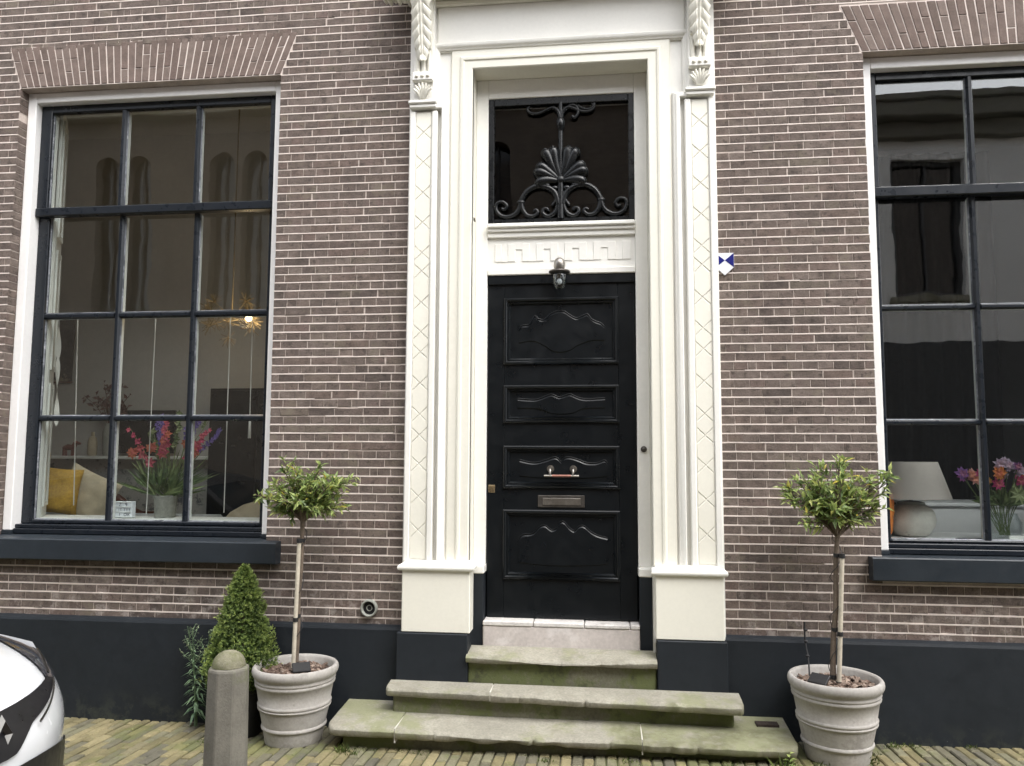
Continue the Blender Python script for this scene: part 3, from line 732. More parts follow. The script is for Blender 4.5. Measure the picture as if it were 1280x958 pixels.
# ------------------------------------------------------------------ sash windows
def window(name,X0,X1,Z0,Z1,cols,rows,sill,label):
    """X0..Z1 outer frame; cols: pane x ranges; rows: pane z ranges from the top, first belongs to the upper sash"""
    fw_=.060; mb=MB()
    mb.box(X0+fw_+.0005,X1-fw_-.0005,.0705,.27,Z1-.068,Z1,.004)
    win=part(mb,'window',M['white'],house,label=label)
    for xa in (X0,X1-fw_): part(B(xa,xa+fw_,.070,.27,Z0+.012,Z1,.004),'frame_post',M['white'],win)
    for xa in (X0,X1-fw_): part(B(xa-.002,xa+fw_+.002,.064,.2,Z0-.012,Z0+.0115,.002),'frame_shoe',M['sillp'],win)
    part(B(X0+fw_+.0006,X1-fw_-.0006,.085,.26,Z0-.010,Z0+.022,.004),'bottom_rail',M['sash'],win)
    part(B(X0+fw_+.0008,X1-fw_-.0008,.100,.26,Z0+.0225,Z0+.048,.004),'bottom_rail',M['sash'],win)
    a,b_=X0+fw_+.001,X1-fw_-.001
    ytop,ylow=.122,.152
    # upper sash
    u=MB(); r0=rows[0]
    u.box(a,cols[0][0],ytop,ytop+.045,r0[1]-.001,Z1-.069,.004).box(cols[-1][1],b_,ytop,ytop+.045,r0[1]-.001,Z1-.069,.004)
    u.box(cols[0][0]+.0005,cols[-1][1]-.0005,ytop+.0005,ytop+.045,r0[0],Z1-.069,.004)
    us_=part(u,'upper_sash',M['sash'],win)
    part(B(a+.0005,b_-.0005,ytop-.012,ytop+.050,rows[1][0]-.0,r0[1]-.0015,.006),'meeting_rail',M['sash'],win)
    # lower sash
    l=MB(); zb_=rows[-1][1]
    l.box(a,cols[0][0],ylow,ylow+.045,Z0+.049,rows[1][0]-.0005,.004).box(cols[-1][1],b_,ylow,ylow+.045,Z0+.049,rows[1][0]-.0005,.004)
    l.box(cols[0][0]+.0005,cols[-1][1]-.0005,ylow-.004,ylow+.045,Z0+.049,zb_,.006)
    ls_=part(l,'lower_sash',M['sash'],win)
    inner=MB()
    # muntins: moulded black bar outside, white bar on the room side
    for k in range(len(cols)-1):
        xa,xb=cols[k][1],cols[k+1][0]; xm=(xa+xb)/2
        for (z0,z1,yy) in ((r0[1],r0[0],ytop),(zb_,rows[1][0],ylow)):
            m_=MB(); hw=(xb-xa)/2
            vs=[(xm+dx,yy+dy,z) for z in (z0,z1) for dx,dy in ((-hw,.030),(-hw,.018),(-hw*.45,.003),(hw*.45,.003),(hw,.018),(hw,.030))]
            m_.add(vs,[(i,(i+1)%6,6+(i+1)%6,6+i) for i in range(6)]+[tuple(range(6)),tuple(range(6,12))]); part(m_,'muntin',M['sash'],win)
            inner.box(xm-hw*.9,xm+hw*.9,yy+.0352,yy+.068,z0,z1,.003)
    for r in range(1,len(rows)-1):
        za,zb2=rows[r+1][0],rows[r][1]; zm=(za+zb2)/2; hw=(zb2-za)/2
        for c0,c1 in cols:
            m_=MB(); vs=[(x,ylow+dy,zm+dz) for x in (c0+.0003,c1-.0003) for dz,dy in ((-hw,.030),(-hw,.018),(-hw*.45,.003),(hw*.45,.003),(hw,.018),(hw,.030))]
            m_.add(vs,[(i,(i+1)%6,6+(i+1)%6,6+i) for i in range(6)]+[tuple(range(6)),tuple(range(6,12))]); part(m_,'muntin',M['sash'],win)
            inner.box(c0,c1,ylow+.0352,ylow+.066,zm-hw*.9,zm+hw*.9,.003)
    for xa,xb,y_,z0,z1 in ((a,cols[0][0],ytop,r0[1],r0[0]),(cols[-1][1],b_,ytop,r0[1],r0[0]),(a,cols[0][0],ylow,zb_,rows[1][0]),(cols[-1][1],b_,ylow,zb_,rows[1][0])):
        inner.box(xa+.002,xb-.001,y_+.046,y_+.075,z0,z1,.003)
    part(inner,'inner_bars',M['roomw'],win)
    for i,(z1,z0) in enumerate(rows):
        for c0,c1 in cols:
            yy=(ytop if i==0 else ylow)+.0305
            part(B(c0-.0,c1+.0,yy,yy+.004,z0,z1),'pane',M['glass'],win)
    # putty line: thin pale bevel along the lower and side edges of each pane
    p=MB()
    for i,(z1,z0) in enumerate(rows):
        for c0,c1 in cols:
            yy=(ytop if i==0 else ylow)
            p.add([(c0+.001,yy+.030,z0),(c1-.001,yy+.030,z0),(c1-.001,yy+.0295,z0+.0065),(c0+.001,yy+.0295,z0+.0065),(c0+.001,yy+.016,z0+.0004),(c1-.001,yy+.016,z0+.0004)],[(0,1,2,3),(3,2,5,4),(0,3,4),(1,2,5),(0,1,5,4)])
            for xx,q in ((c0,1),(c1,-1)):
                p.add([(xx+q*.0003,yy+.0302,z0+.007),(xx+q*.0045,yy+.0296,z0+.007),(xx+q*.0003,yy+.019,z0+.007),(xx+q*.0003,yy+.0302,z1-.001),(xx+q*.0045,yy+.0296,z1-.001),(xx+q*.0003,yy+.019,z1-.001)],[(0,1,2),(3,4,5),(0,1,4,3),(1,2,5,4),(0,2,5,3)])
    part(p,'putty',M['putty'],win)
    # stone sill with a sloping, weathered top
    sx0,sx1,sz0,sz1=sill; mb=MB()
    pr=[(.10,sz0),(-.072,sz0),(-.076,sz0+.006),(-.076,sz1-.006),(-.070,sz1),(.064,Z0-.013),(.10,Z0-.013)]
    vs=[(x,y,z) for x in (sx0,sx1) for y,z in pr]; n=len(pr)
    mb.add(vs,[(i,(i+1)%n,n+(i+1)%n,n+i) for i in range(n)]+[tuple(range(n)),tuple(range(n,2*n))]); part(mb,'sill',M['sillp'],win)
    return win
M['putty']=mat('weathered_putty',(.16,.17,.19),.4,.3,30,70,.2,.001,stains=[((.5,.51,.53),26,.55,.7),((.02,.024,.03),9,.52,.8)])
cL=[(-3.671,-3.178),(-3.138,-2.656),(-2.617,-2.136)]
rL=[(3.876,3.222),(3.164,2.518),(2.480,1.841),(1.807,1.172)]
window('window',-3.808,-2.022,1.098,3.993,cL,rL,(-3.905,-1.926,.950,1.076),None)
cR=[(1.617,2.127),(2.163,2.648),(2.684,3.190)]
rR=[(3.826,3.175),(3.112,2.478),(2.448,1.809),(1.780,1.131)]
window('window',1.5135,3.2945,1.066,3.9425,cR,rR,(1.440,3.37,.930,1.055),None)
# ------------------------------------------------------------------ stone steps
steps=thing('stone_steps','worn mossy stone steps with three treads below the black front door','steps',(-.25,-.2,gz(-.25,-.2)))
def slab(x0,x1,yb,yf,zb_,zf,th,seed,rl=0,rr=0,wear=0,chip=0,name='tread',mk='stone',slope_r=0):
    mb=MB(); n=max(12,int((x1-x0)/.012)); vs=[];fs=[]; prof_n=None
    r_=random.Random(seed)
    for i in range(n+1):
        t=i/n; x=x0+(x1-x0)*t
        nz=noise.noise((x*4,seed,0)); nz2=noise.noise((x*14,seed+5,0))
        f=yf(x) if callable(yf) else yf
        nz3=noise.noise((x*42,seed+7,1)); f+=.007*nz+.004*nz2+.003*nz3+max(0,noise.noise((x*23,seed+3,4))-.25)*.035
        if rl and x-x0<rl: q=1-(x-x0)/rl; f+=rl*.8*(1-math.sqrt(max(0,1-q*q)))
        if rr and x1-x<rr: q=1-(x1-x)/rr; f+=rr*.8*(1-math.sqrt(max(0,1-q*q)))
        wz=wear*sin(PI*t)**2 if wear else 0
        ch=max(0,noise.noise((x*5,seed+9,2)))*chip
        zt=zf-wz-slope_r*t+.002*nz2+.0012*nz3; zb2=zf-th-slope_r*t+.004*nz+ch; zB=zb_-slope_r*t*.3
        mid=f*.55+yb*.45
        ring=[(x,yb,zB),(x,mid,zB*.45+zt*.55+.002*nz2-wz*.2),(x,f+.022,zt),(x,f+.008,zt-.004),(x,f,zt-.014),(x,f+.002,zb2+.012),(x,f+.012,zb2),(x,f+.10,zb2),(x,yb,zb2)]
        prof_n=len(ring); vs+=ring
    for i in range(n):
        for k in range(prof_n):
            fs.append((i*prof_n+k,i*prof_n+(k+1)%prof_n,(i+1)*prof_n+(k+1)%prof_n,(i+1)*prof_n+k))
    fs.append(list(range(prof_n))); fs.append([n*prof_n+k for k in range(prof_n)])
    mb.add(vs,fs); return part(mb,name,M[mk],steps,smooth=True,angle=40)
yf1=lambda x:-.445-.012*(x+1.45)/2.4
slab(-1.470,-1.098,-.041,yf1,.193,.170,.048,1,rl=.075,chip=.01)
slab(-1.092,.180,-.041,yf1,.192,.168,.050,2,chip=.05,wear=.010)
slab(.186,.952,-.041,yf1,.187,.164,.048,3,rr=.09,chip=.012)
for xx in (-1.095,.183): part(B(xx-.0032,xx+.0032,-.435,-.05,.10,.1735),'joint_filling',M['joint'],steps)
yf2=lambda x:-.245-.055*(x+1.2)/1.9
slab(-1.205,-.622,-.113,yf2,.3300,.3200,.046,4,rl=.03)
slab(-.616,.712,-.113,yf2,.3290,.3185,.048,5,rr=.035,wear=.006,slope_r=.006)
part(B(-.6222,-.6158,-.255,-.115,.275,.3240),'joint_filling',M['joint'],steps)
slab(-.774,.281,.034,-.140,.500,.484,.042,6,wear=.024)
part(B(-1.395,.885,-.375,-.041,-.15,.130,.01),'riser',M['riser'],steps)
part(B(-1.170,.672,-.200,-.1125,.155,.282,.008),'riser',M['riser'],steps)
part(B(-.770,.279,-.088,.033,.300,.450,.006),'riser',M['riser'],steps)
# boot-scraper recess at the right end of the lowest step
mb=MB(); mb.box(.790,.905,-.185,-.125,.160,.1915); part(mb,'scraper_recess',M['earth'],steps)

# ------------------------------------------------------------------ planters and standard trees
def planter(cx,cy,label,seed):
    g=gz(cx,cy)-.004
    t=thing('planter',label,'plant pot',(cx,cy,g),'grey clay planters beside the steps')
    pr=[(.150,0),(.158,.004),(.160,.012)]
    def add(r,z): pr.append((r,z+0))
    add(.172,.082);add(.180,.086);add(.183,.094);add(.180,.102);add(.176,.106)
    add(.194,.192);add(.202,.196);add(.204,.203);add(.200,.209);add(.204,.214);add(.206,.221);add(.202,.228);add(.199,.232)
    add(.214,.318);add(.222,.324);add(.224,.333);add(.220,.341);add(.224,.346);add(.226,.353);add(.222,.360)
    add(.224,.366);add(.232,.374);add(.239,.388);add(.241,.402);add(.238,.416);add(.231,.425);add(.226,.427);add(.216,.423);add(.210,.412);add(.205,.34);add(.19,.2);add(.0,.2)
    mb=MB(); mb.lathe([(r*.965,z*.955+g) for r,z in pr],cx,cy,56,wob=.012,seed=seed); part(mb,'pot',M['pot'],t,smooth=True,angle=50)
    mb=MB(); mb.lathe([(.196,.348+g),(.14,.362+g),(.0,.368+g)],cx,cy,24,wob=.03,seed=seed+3); part(mb,'soil',M['earth'],t,smooth=True)
    r_=random.Random(seed); mb=MB()
    for k in range(330):
        a=r_.uniform(0,2*PI); rr=.185*math.sqrt(r_.random()); L=r_.uniform(.010,.028); Wd=L*r_.uniform(.35,.6)
        Mx=Matrix.Translation((cx+rr*cos(a),cy+rr*sin(a),g+.369-.018*(rr/.2)**2+r_.uniform(0,.012)))@Matrix.Rotation(r_.uniform(0,6.3),4,'Z')@Matrix.Rotation(r_.uniform(-.6,.6),4,'X')@Matrix.Rotation(r_.uniform(-.6,.6),4,'Y')
        mb.box(-L,L,-Wd,Wd,-.003,.003,0,tone=r_.random(),M=Mx)
    part(mb,'bark_chips',M['mulch'],t,kind='stuff'); return g
gL=planter(-1.700,-.288,'grey clay planter left of the steps, with green cone shrub behind it',3)
gR=planter(1.166,-.288,'grey clay planter right of the steps, with bare plinth behind it',11)
def standard_tree(label,base,crown0,tips,seed,stake_dx):
    """base: trunk foot; crown0: where it forks; tips: shoot ends"""
    r_=random.Random(seed)
    t=thing('standard_tree',label,'tree',base,'clipped standard trees in planters')
    b=Vector(base); c=Vector(crown0); mb=MB()
    tr=[b+(c-b)*k/6+Vector((r_.uniform(-.004,.004),r_.uniform(-.003,.003),0)) for k in range(7)]
    mb.tube(tr,[.0155,.014,.0135,.013,.0125,.012,.0125],10); part(mb,'trunk',M['bark'],t,smooth=True)
    mb=MB(); lf=MB()
    for (x,y,z,n) in tips:
        tip=Vector((x,y,z)); mid=c+(tip-c)*.45+Vector((0,0,.03))+Vector((r_.uniform(-.02,.02),r_.uniform(-.02,.02),0))
        pts=smoothpts([c+Vector((0,0,-.01)),c+(mid-c)*.4+Vector((0,0,-.005)),mid,tip],4); m=len(pts)
        mb.tube(pts,[.0075*(1-k/(m-1))+.0016 for k in range(m)],6)
        subs=[(tip,(tip-mid).normalized())]
        for k in range(3):
            q=pts[int(m*(.5+.14*k))]; dd=(Vector((r_.gauss(0,1),r_.gauss(0,.8),r_.gauss(.5,.6))).normalized()*.6+(tip-mid).normalized()*.6).normalized()
            e=q+dd*r_.uniform(.05,.09); mb.tube([q,(q+e)/2+Vector((0,0,.006)),e],[.003,.0022,.0014],5); subs.append((e,dd))
        for e,dd in subs:
            for k in range(n):
                back=r_.uniform(0,.075); p=e-dd*back
                d=(dd*r_.uniform(.2,1.0)+Vector((r_.gauss(0,.6),r_.gauss(0,.6),r_.gauss(.12,.5)))).normalized()
                L=r_.uniform(.036,.066); tone=min(1,max(0,r_.gauss(.30,.2)+ (.22 if back<.02 else 0)))
                if r_.random()<.02: tone=1
                lf.leaf(p,d,Vector((r_.gauss(0,.5),r_.gauss(-.3,.5),1)),L,L*r_.uniform(.26,.36),tone)
    part(mb,'branches',M['bark'],t,smooth=True)
    part(lf,'crown',M['leaf'],t,kind='stuff',recalc=False)
    # stake with rubber ties
    mb=MB(); s0=b+Vector((stake_dx,-.020,-.03)); s1=c+(b-c)*.13+Vector((stake_dx*.9,-.026,0))
    mb.tube([s0,(s0+s1)/2,s1],.0115,10); part(mb,'stake',M['stake'],t,smooth=True)
    for f in (.06,.42,.99):
        q=s0+(s1-s0)*f; tb=b+(c-b)*(f*.87); m_=(q+tb)/2
        mb=MB(); mb.tube([q+Vector((0,0,-.011)),q+Vector((0,0,.011))],.0145,10); mb.tube([tb+Vector((0,0,-.010)),tb+Vector((0,0,.010))],.0165,10); part(mb,'tie',M['tie'],t,smooth=True)
    # thin cable of a light string winding up the stem
    mb=MB(); mb.tube([b+(c-b)*(k/24)+Vector((.026*cos(k*.9)+.006*sin(k*2.1),.026*sin(k*.9),0)) for k in range(25)],.0021,5); part(mb,'light_cable',M['tie'],t,smooth=True)
def cloud(cx,cy,cz,pts,seed,n):
    r_=random.Random(seed); out=[]
    for k in range(n):
        a=2*PI*k/n*2.39996*3; el=r_.uniform(-.62,1.0); rr=r_.uniform(.35,1.08)
        out.append((cx+.235*rr*cos(a)*math.sqrt(max(.1,1-el*el*.8)),cy+.17*rr*sin(a)*math.sqrt(max(.1,1-el*el*.8)),cz+.175*rr*el,r_.randint(6,9)))
    return out+[(p[0]*.984,p[1]-.06,p[2]-.004,p[3]) for p in pts]
tl=cloud(-1.640,-.290,1.345,[(-1.845,-.25,1.545,9),(-1.83,-.25,1.585,8),(-1.985,-.26,1.375,7),(-1.945,-.26,1.36,8),(-1.62,-.24,1.525,8),(-1.60,-.25,1.55,7),(-1.475,-.24,1.44,8),(-1.40,-.24,1.482,7),(-1.90,-.25,1.42,8)],21,54)
standard_tree('left standard tree with tall upright shoots and a pale white stake',(-1.703,-.288,gL+.362),(-1.678,-.300,1.235),tl,5,-.004)
tr_=cloud(1.172,-.285,1.370,[(1.235,-.21,1.575,9),(1.25,-.21,1.60,8),(.965,-.21,1.455,8),(.955,-.22,1.39,7),(1.05,-.21,1.50,8),(1.385,-.22,1.53,7),(1.40,-.21,1.50,8),(1.50,-.23,1.535,8),(1.535,-.23,1.505,8),(1.465,-.23,1.42,7),(1.45,-.22,1.35,7),(1.42,-.2,1.31,7),(1.50,-.22,1.52,8),(1.43,-.23,1.46,7),(1.35,-.22,1.27,7),(1.46,-.22,1.335,7)],33,54)
standard_tree('right standard tree with loose shoots reaching in front of the window',(1.155,-.288,gR+.362),(1.198,-.295,1.195),tr_,9,.022)
for (x,y,g,lab,a) in ((-1.645,-.345,gL,'black solar light panel lying in left planter',.5),(1.072,-.345,gR,'black solar light panel tilted in right planter',-.7)):
    t=thing('solar_panel',lab,'solar panel',(x,y,g+.39))
    Mx=Matrix.Translation((x,y,g+.402))@Matrix.Rotation(a,4,'Z')@Matrix.Rotation(.55,4,'X')
    mb=MB(); mb.box(-.048,.048,-.034,.034,-.007,.007,.003,M=Mx); part(mb,'panel',M['tie'],t)
    mb=MB(); mb.tube([(x,y,g+.33),(x,y+.004,g+.400)],.006,8); part(mb,'spike',M['tie'],t)
mb=MB(); mb.tube(smoothpts([(1.062,-.20,gR+.37),(1.082,-.10,.52),(1.078,-.06,.60),(1.080,-.05,.70)],5),.0045,6)
for z in (.53,.60,.66): mb.blob((1.080,-.065 if z>.58 else -.095,z),(.012,.008,.008),8)
single(mb,'cable',M['tie'],'thin black cable rising up the wall behind the right planter','cable',True)

# ------------------------------------------------------------------ cone conifer and weed
t=thing('conifer','small bright green cone shaped conifer in a black pot behind the bollard','conifer',(-2.048,-.215,gz(-2.048,-.2)))
g=gz(-2.048,-.215); mb=MB(); mb.lathe([(.115,g),(.118,g+.005),(.140,g+.24),(.147,g+.245),(.147,g+.262),(.138,g+.262),(.13,g+.23),(0,g+.23)],-2.048,-.215,28); part(mb,'pot',M['tie'],t,smooth=True)
mb=MB(); mb.tube([(-2.048,-.215,g+.2),(-2.048,-.215,.90)],[.014,.004],8); part(mb,'trunk',M['bark'],t,smooth=True)
r_=random.Random(4); mb=MB(); TZ0,TZ1=.315,.955
for k in range(430):
    h=(k+.5)/430; h=1-(1-h)**.62 if False else h**1.25; z=TZ0+(TZ1-TZ0)*h; a=k*2.39996
    R0=.200*(1-h)**.70+.008 if h>.14 else .200*.86**.70*(.80+.2*h/.14)+.008
    c0=Vector((-2.048+R0*cos(a),-.215+R0*sin(a),z))*1.0; outd=Vector((cos(a),sin(a),.6)).normalized()
    ext=r_.uniform(-.018,.026)*(1-h*.6); rc=r_.uniform(.018,.032)*(1-h*.45)
    for q in range(15):
        o=Vector((r_.gauss(0,1),r_.gauss(0,1),r_.gauss(0,1))).normalized()*rc*r_.uniform(.4,1.0)
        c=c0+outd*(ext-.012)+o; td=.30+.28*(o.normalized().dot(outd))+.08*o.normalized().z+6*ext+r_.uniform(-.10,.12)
        for w_ in range(5):
            d=(outd*.5+o.normalized()+Vector((r_.gauss(0,.6),r_.gauss(0,.6),r_.gauss(.15,.6)))).normalized()
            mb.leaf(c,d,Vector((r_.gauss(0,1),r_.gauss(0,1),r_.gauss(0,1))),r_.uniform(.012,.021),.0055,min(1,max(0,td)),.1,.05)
for k in range(70):
    h=r_.random()**1.2; z=TZ0+(TZ1-TZ0)*h; a=r_.uniform(0,2*PI); R0=.20*(1-h)**.70+.008; c=Vector((-2.048+R0*cos(a),-.215+R0*sin(a),z)); d0=(Vector((cos(a),sin(a),r_.uniform(.3,1.2)))).normalized()
    for q in range(16): mb.leaf(c+d0*(.034*q/16),(d0+Vector((r_.gauss(0,.6),r_.gauss(0,.6),r_.gauss(0,.6)))).normalized(),Vector((r_.gauss(0,1),1,r_.gauss(0,1))),.014,.004,min(1,.45+.03*q),.1,.05)
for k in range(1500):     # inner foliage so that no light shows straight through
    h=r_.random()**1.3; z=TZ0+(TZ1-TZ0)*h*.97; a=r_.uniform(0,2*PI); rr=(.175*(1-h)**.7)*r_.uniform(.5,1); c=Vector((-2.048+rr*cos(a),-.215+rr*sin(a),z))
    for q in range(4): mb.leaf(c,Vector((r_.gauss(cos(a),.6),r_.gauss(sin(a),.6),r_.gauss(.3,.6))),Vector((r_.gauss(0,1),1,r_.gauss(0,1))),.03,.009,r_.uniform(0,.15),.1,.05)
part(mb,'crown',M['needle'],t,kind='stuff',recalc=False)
def weed(label,x,y,h,seed,nst):
    r_=random.Random(seed); g=gz(x,y); t=thing('weed',label,'weed',(x,y,g)); st=MB(); lf=MB()
    for s in range(nst):
        lean=Vector((r_.uniform(-.09,.08),r_.uniform(-.05,.02),0)); hh=h*r_.uniform(.75,1)
        p0=Vector((x+r_.uniform(-.025,.025),y+r_.uniform(-.015,.015),g)); pts=[p0+lean*(k/8)**1.5+Vector((0,0,hh*k/8)) for k in range(9)]
        st.tube(pts,[.0045-.0004*k for k in range(9)],6)
        for k in range(70):
            f=.12+.88*k/70; i=min(7,int(f*8)); p=pts[i]+(pts[i+1]-pts[i])*(f*8-i); a=k*2.4
            L=(.075*(1-f)+.028)*r_.uniform(.7,1.15); d=Vector((cos(a),sin(a)*.9,.35-.75*(1-f)))
            lf.leaf(p,d,(0,0,1),L,L*.16,min(1,max(0,.25+.4*f+r_.uniform(-.2,.2))),.1,.25)
        for k in range(9):     # flowering side sprays at the top
            f=.58+.42*k/9; i=min(7,int(f*8)); p=pts[i]; a=k*2.4+1; e=p+Vector((cos(a)*.075*(1.25-f)*1.7,sin(a)*.05,.075))
            st.tube([p,e],[.002,.0012],5)
            for q in range(9):
                u=p+(e-p)*(.35+.65*q/8); lf.leaf(u,Vector((r_.gauss(0,1),r_.gauss(0,1),r_.gauss(.4,.7))),(0,0,1),r_.uniform(.012,.022),.005,r_.uniform(.55,1),.1,.1)
    part(st,'stem',M['weed'],t,smooth=True); part(lf,'leaves',M['weed'],t,kind='stuff',recalc=False)
weed('tall narrow leaved weed growing from the pavement left of the conifer',-2.350,-.115,.71,2,3)
# moss and grass tufts along the foot of the wall and the step
r_=random.Random(8); mb=MB()
def tuft(x,y,n,hh,sp):
    for k in range(n):
        a=r_.uniform(0,6.3); q=r_.random()*sp; px_,py_=x+q*cos(a),y+q*sin(a)*.7
        mb.leaf((px_,py_,gz(px_,py_)-.004),Vector((r_.gauss(0,.5),r_.gauss(-.2,.5),1)),(0,1,0),hh*r_.uniform(.5,1.2),hh*.12,r_.random(),.1,.3)
for k in range(46): tuft(r_.uniform(-3.4,2.6),-.052-abs(r_.gauss(0,.012)),8,.014,.035)
for k in range(30):
    x=r_.uniform(-1.45,.95); tuft(x,-.40-abs(r_.gauss(0,.03)),9,.016,.03)
for x,y,n,h in ((-1.36,-.47,40,.05),(-1.30,-.50,30,.035),(-.30,-.50,30,.03),(.10,-.47,22,.028),(.86,-.50,26,.07),(.62,-.49,18,.035),(-2.15,-.40,40,.03),(1.50,-.10,40,.035),(1.60,-.07,40,.03),(1.35,-.22,22,.03),(1.9,-.06,30,.03),(1.05,-.42,24,.03),(-.95,-.46,20,.02),(1.3,-.36,18,.05)): tuft(x,y,n,h,.05)
link('moss_and_grass',mb.mesh('moss_and_grass',M['moss'],recalc=False),kind='stuff')
# a clover-like broad leaved seedling sprouts by the right end of the step
mb=MB()
for k in range(9):
    a=k*2.4; mb.leaf((.885,-.505,gz(.885,-.5)+.012+.008*k),Vector((cos(a),sin(a),.5)),(0,0,1),.045-.002*k,.018,.25+.04*k,.15,.3)
single(mb,'seedling',M['leaf'],'small bright green seedling at the right end of the lowest step','seedling')

# ------------------------------------------------------------------ bollard
bx,by=-1.612,-1.27; g=gz(bx,by)
t=thing('bollard','grey octagonal stone bollard with a mossy domed top','bollard',(bx,by,g))
mb=MB(); ns=8; vs=[];fs=[]
rings=[(.096,g-.05),(.091,.30),(.085,.676),(.082,.684),(.066,.690)]
for r,z in rings:
    for k in range(ns):
        for e in (-.05,.05):
            a=2*PI*(k+.5)/ns+.30+e; vs.append((bx+r*cos(a),by+r*sin(a),z))
m=ns*2
for i in range(len(rings)-1):
    for k in range(m): fs.append((i*m+k,i*m+(k+1)%m,(i+1)*m+(k+1)%m,(i+1)*m+k))
fs.append(list(range(m))); fs.append([(len(rings)-1)*m+k for k in range(m)]); mb.add(vs,fs); part(mb,'shaft',M['concrete'],t)
mb=MB(); mb.lathe([(.070,.6895),(.069,.698),(.066,.711),(.058,.727),(.045,.741),(.028,.750),(.012,.754),(0,.755)],bx,by,32,wob=.02,seed=3); part(mb,'dome',M['mossdome'],t,smooth=True)

# ------------------------------------------------------------------ shield sign, wall lantern, vent
t=thing('shield_sign','blue and white enamel shield plate on the brick wall right of the door','sign',(.701,-.008,2.70))
x0,x1,zt_,zs_,zb_=.650,.753,2.768,2.684,2.638; xm=(x0+x1)/2; zc=2.725
mb=MB(); mb.extr([(x0,zt_),(x1,zt_),(x1,zs_),(xm,zb_),(x0,zs_)],-.014,-.002,.001); part(mb,'plate',M['enamel'],t)
mb=MB(); mb.extr([(x0+.001,zt_-.001),(xm-.0005,zc),(x0+.001,zs_)],-.0155,-.0142); part(mb,'blue_field',M['blue'],t)
mb=MB(); mb.extr([(x1-.001,zt_-.001),(xm+.0005,zc),(x1-.001,zs_)],-.0155,-.0142); part(mb,'blue_field',M['blue'],t)
t=thing('wall_lantern','small pewter wall lantern with clear glass above the front door','lantern',(-.257,.1,2.75))
lx,ly=-.257,.030; mb=MB()
mb.tube([(lx,IY-.006,2.755),(lx,IY-.016,2.755)],.030,18); mb.tube(smoothpts([(lx,IY-.016,2.755),(lx,.075,2.775),(lx,.045,2.772),(lx,ly,2.745)],4),.008,8)
mb.lathe([(.006,2.700),(.028,2.704),(.034,2.722),(.034,2.745),(.026,2.765),(.010,2.776),(0,2.778)],lx,ly,24); part(mb,'bracket',M['metal'],t,smooth=True)
mb=MB(); mb.lathe([(0,2.703),(.030,2.702),(.062,2.694),(.065,2.689),(.062,2.684),(.030,2.680),(.014,2.676),(.014,2.650),(0,2.650)],lx,ly,28); part(mb,'cap',M['dmetal'],t,smooth=True,angle=30)
mb=MB(); mb.lathe([(.038,2.6795),(.043,2.655),(.040,2.630),(.032,2.602),(.022,2.587),(0,2.585)],lx,ly,24); mb.lathe([(.0365,2.6795),(.0415,2.655),(.0385,2.630),(.0305,2.603),(.021,2.589),(0,2.587)],lx,ly,24); part(mb,'glass',M['lglass'],t,smooth=True)
mb=MB(); mb.blob((lx,ly,2.632),(.016,.016,.020),12); part(mb,'bulb',M['enamel'],t,smooth=True)
t=thing('vent_pipe','round grey vent pipe end in the brick wall above the plinth','vent',(-1.372,-.01,.70))
vx,vz=-1.372,.702; mb=MB(); n=28; vs=[];fs=[]
for r,y in ((.050,.01),(.050,-.022),(.047,-.028),(.042,-.029),(.038,-.024),(.037,.05),(.0,.05)):
    for k in range(n): vs.append((vx+r*cos(2*PI*k/n),y,vz+r*sin(2*PI*k/n)))
for i in range(6):
    for k in range(n): fs.append((i*n+k,i*n+(k+1)%n,(i+1)*n+(k+1)%n,(i+1)*n+k))
mb.add(vs,fs); part(mb,'pipe',M['pipe'],t,smooth=True)
mb=MB(); mb.tube([(vx,.040,vz),(vx,-.0055,vz)],[.0365,.0365],24); part(mb,'dark_hollow_disc',M['dark'],t,smooth=True)  # dark disc hiding the bricks, its colour standing in for the shaded hollow
mb=MB(); mb.tube([(vx+.016*cos(2*PI*k/16),-.0075,vz+.016*sin(2*PI*k/16)) for k in range(17)],.003,6); part(mb,'inner_ring',M['pipe'],t,smooth=True)
# ------------------------------------------------------------------ parked car (nose only reaches into the frame)
M['carw']=mat('white_car_paint',(.78,.80,.82),.22,.02,3,30,0,coat=.9)
M['carb']=mat('black_grille_plastic',(.012,.012,.014),.35,.1,8,60,.1,.001)
M['chrome']=mat('chrome',(.13,.127,.12),.35,.05,6,40,0,metal=1)
M['lamp']=mat('smoked_headlight',(.10,.10,.115),.12,.5,35,90,0,coat=1,metal=.4)
M['tyre']=mat('tyre_rubber',(.015,.015,.016),.8,.1,8,60,.2)
M['cglass']=mat('dark_car_glass',(.012,.014,.016),.05,.05,3,30,0,coat=1)
CO=Vector((-1.903,-2.187,-.0015)); CT=R(3.9)
car=thing('parked_car','white parked hatchback with black grille, unseen roof blackened against reflections, nose at the pavement edge','car',tuple(CO))
def cw(X,Y,Z): return (CO.x+cos(CT)*X-sin(CT)*Y,CO.y+sin(CT)*X+cos(CT)*Y,Z)
def prof(z): return .05*max(0,(.45-z)/.25)**2+.12*max(0,(z-.58)/.2)**2
ZT=.756
def S(y,s,off=0):
    a=abs(y)/.86; xf=-.41*a**2.2
    if s<=1:
        z=.18+s*(ZT-.18); return cw(xf-prof(z)+off*(1-a*a*.5),y+off*a*(1 if y>0 else -1)*.7,z)
    v=s-1; x0=xf-prof(ZT); X=x0+(-1.05-x0)*v; return cw(X+off*.3*(1-v),y+off*a**3*(1 if y>0 else -1)*.7,ZT+.215*v**.75*(1-.42*a**4)+off*.8)
def zs(z): return (z-.18)/(ZT-.18)
mb=MB()
mb.grid(lambda u,v:S(-.86+1.72*u,v),36,14); mb.grid(lambda u,v:S(-.86+1.72*u,1+v),36,14)
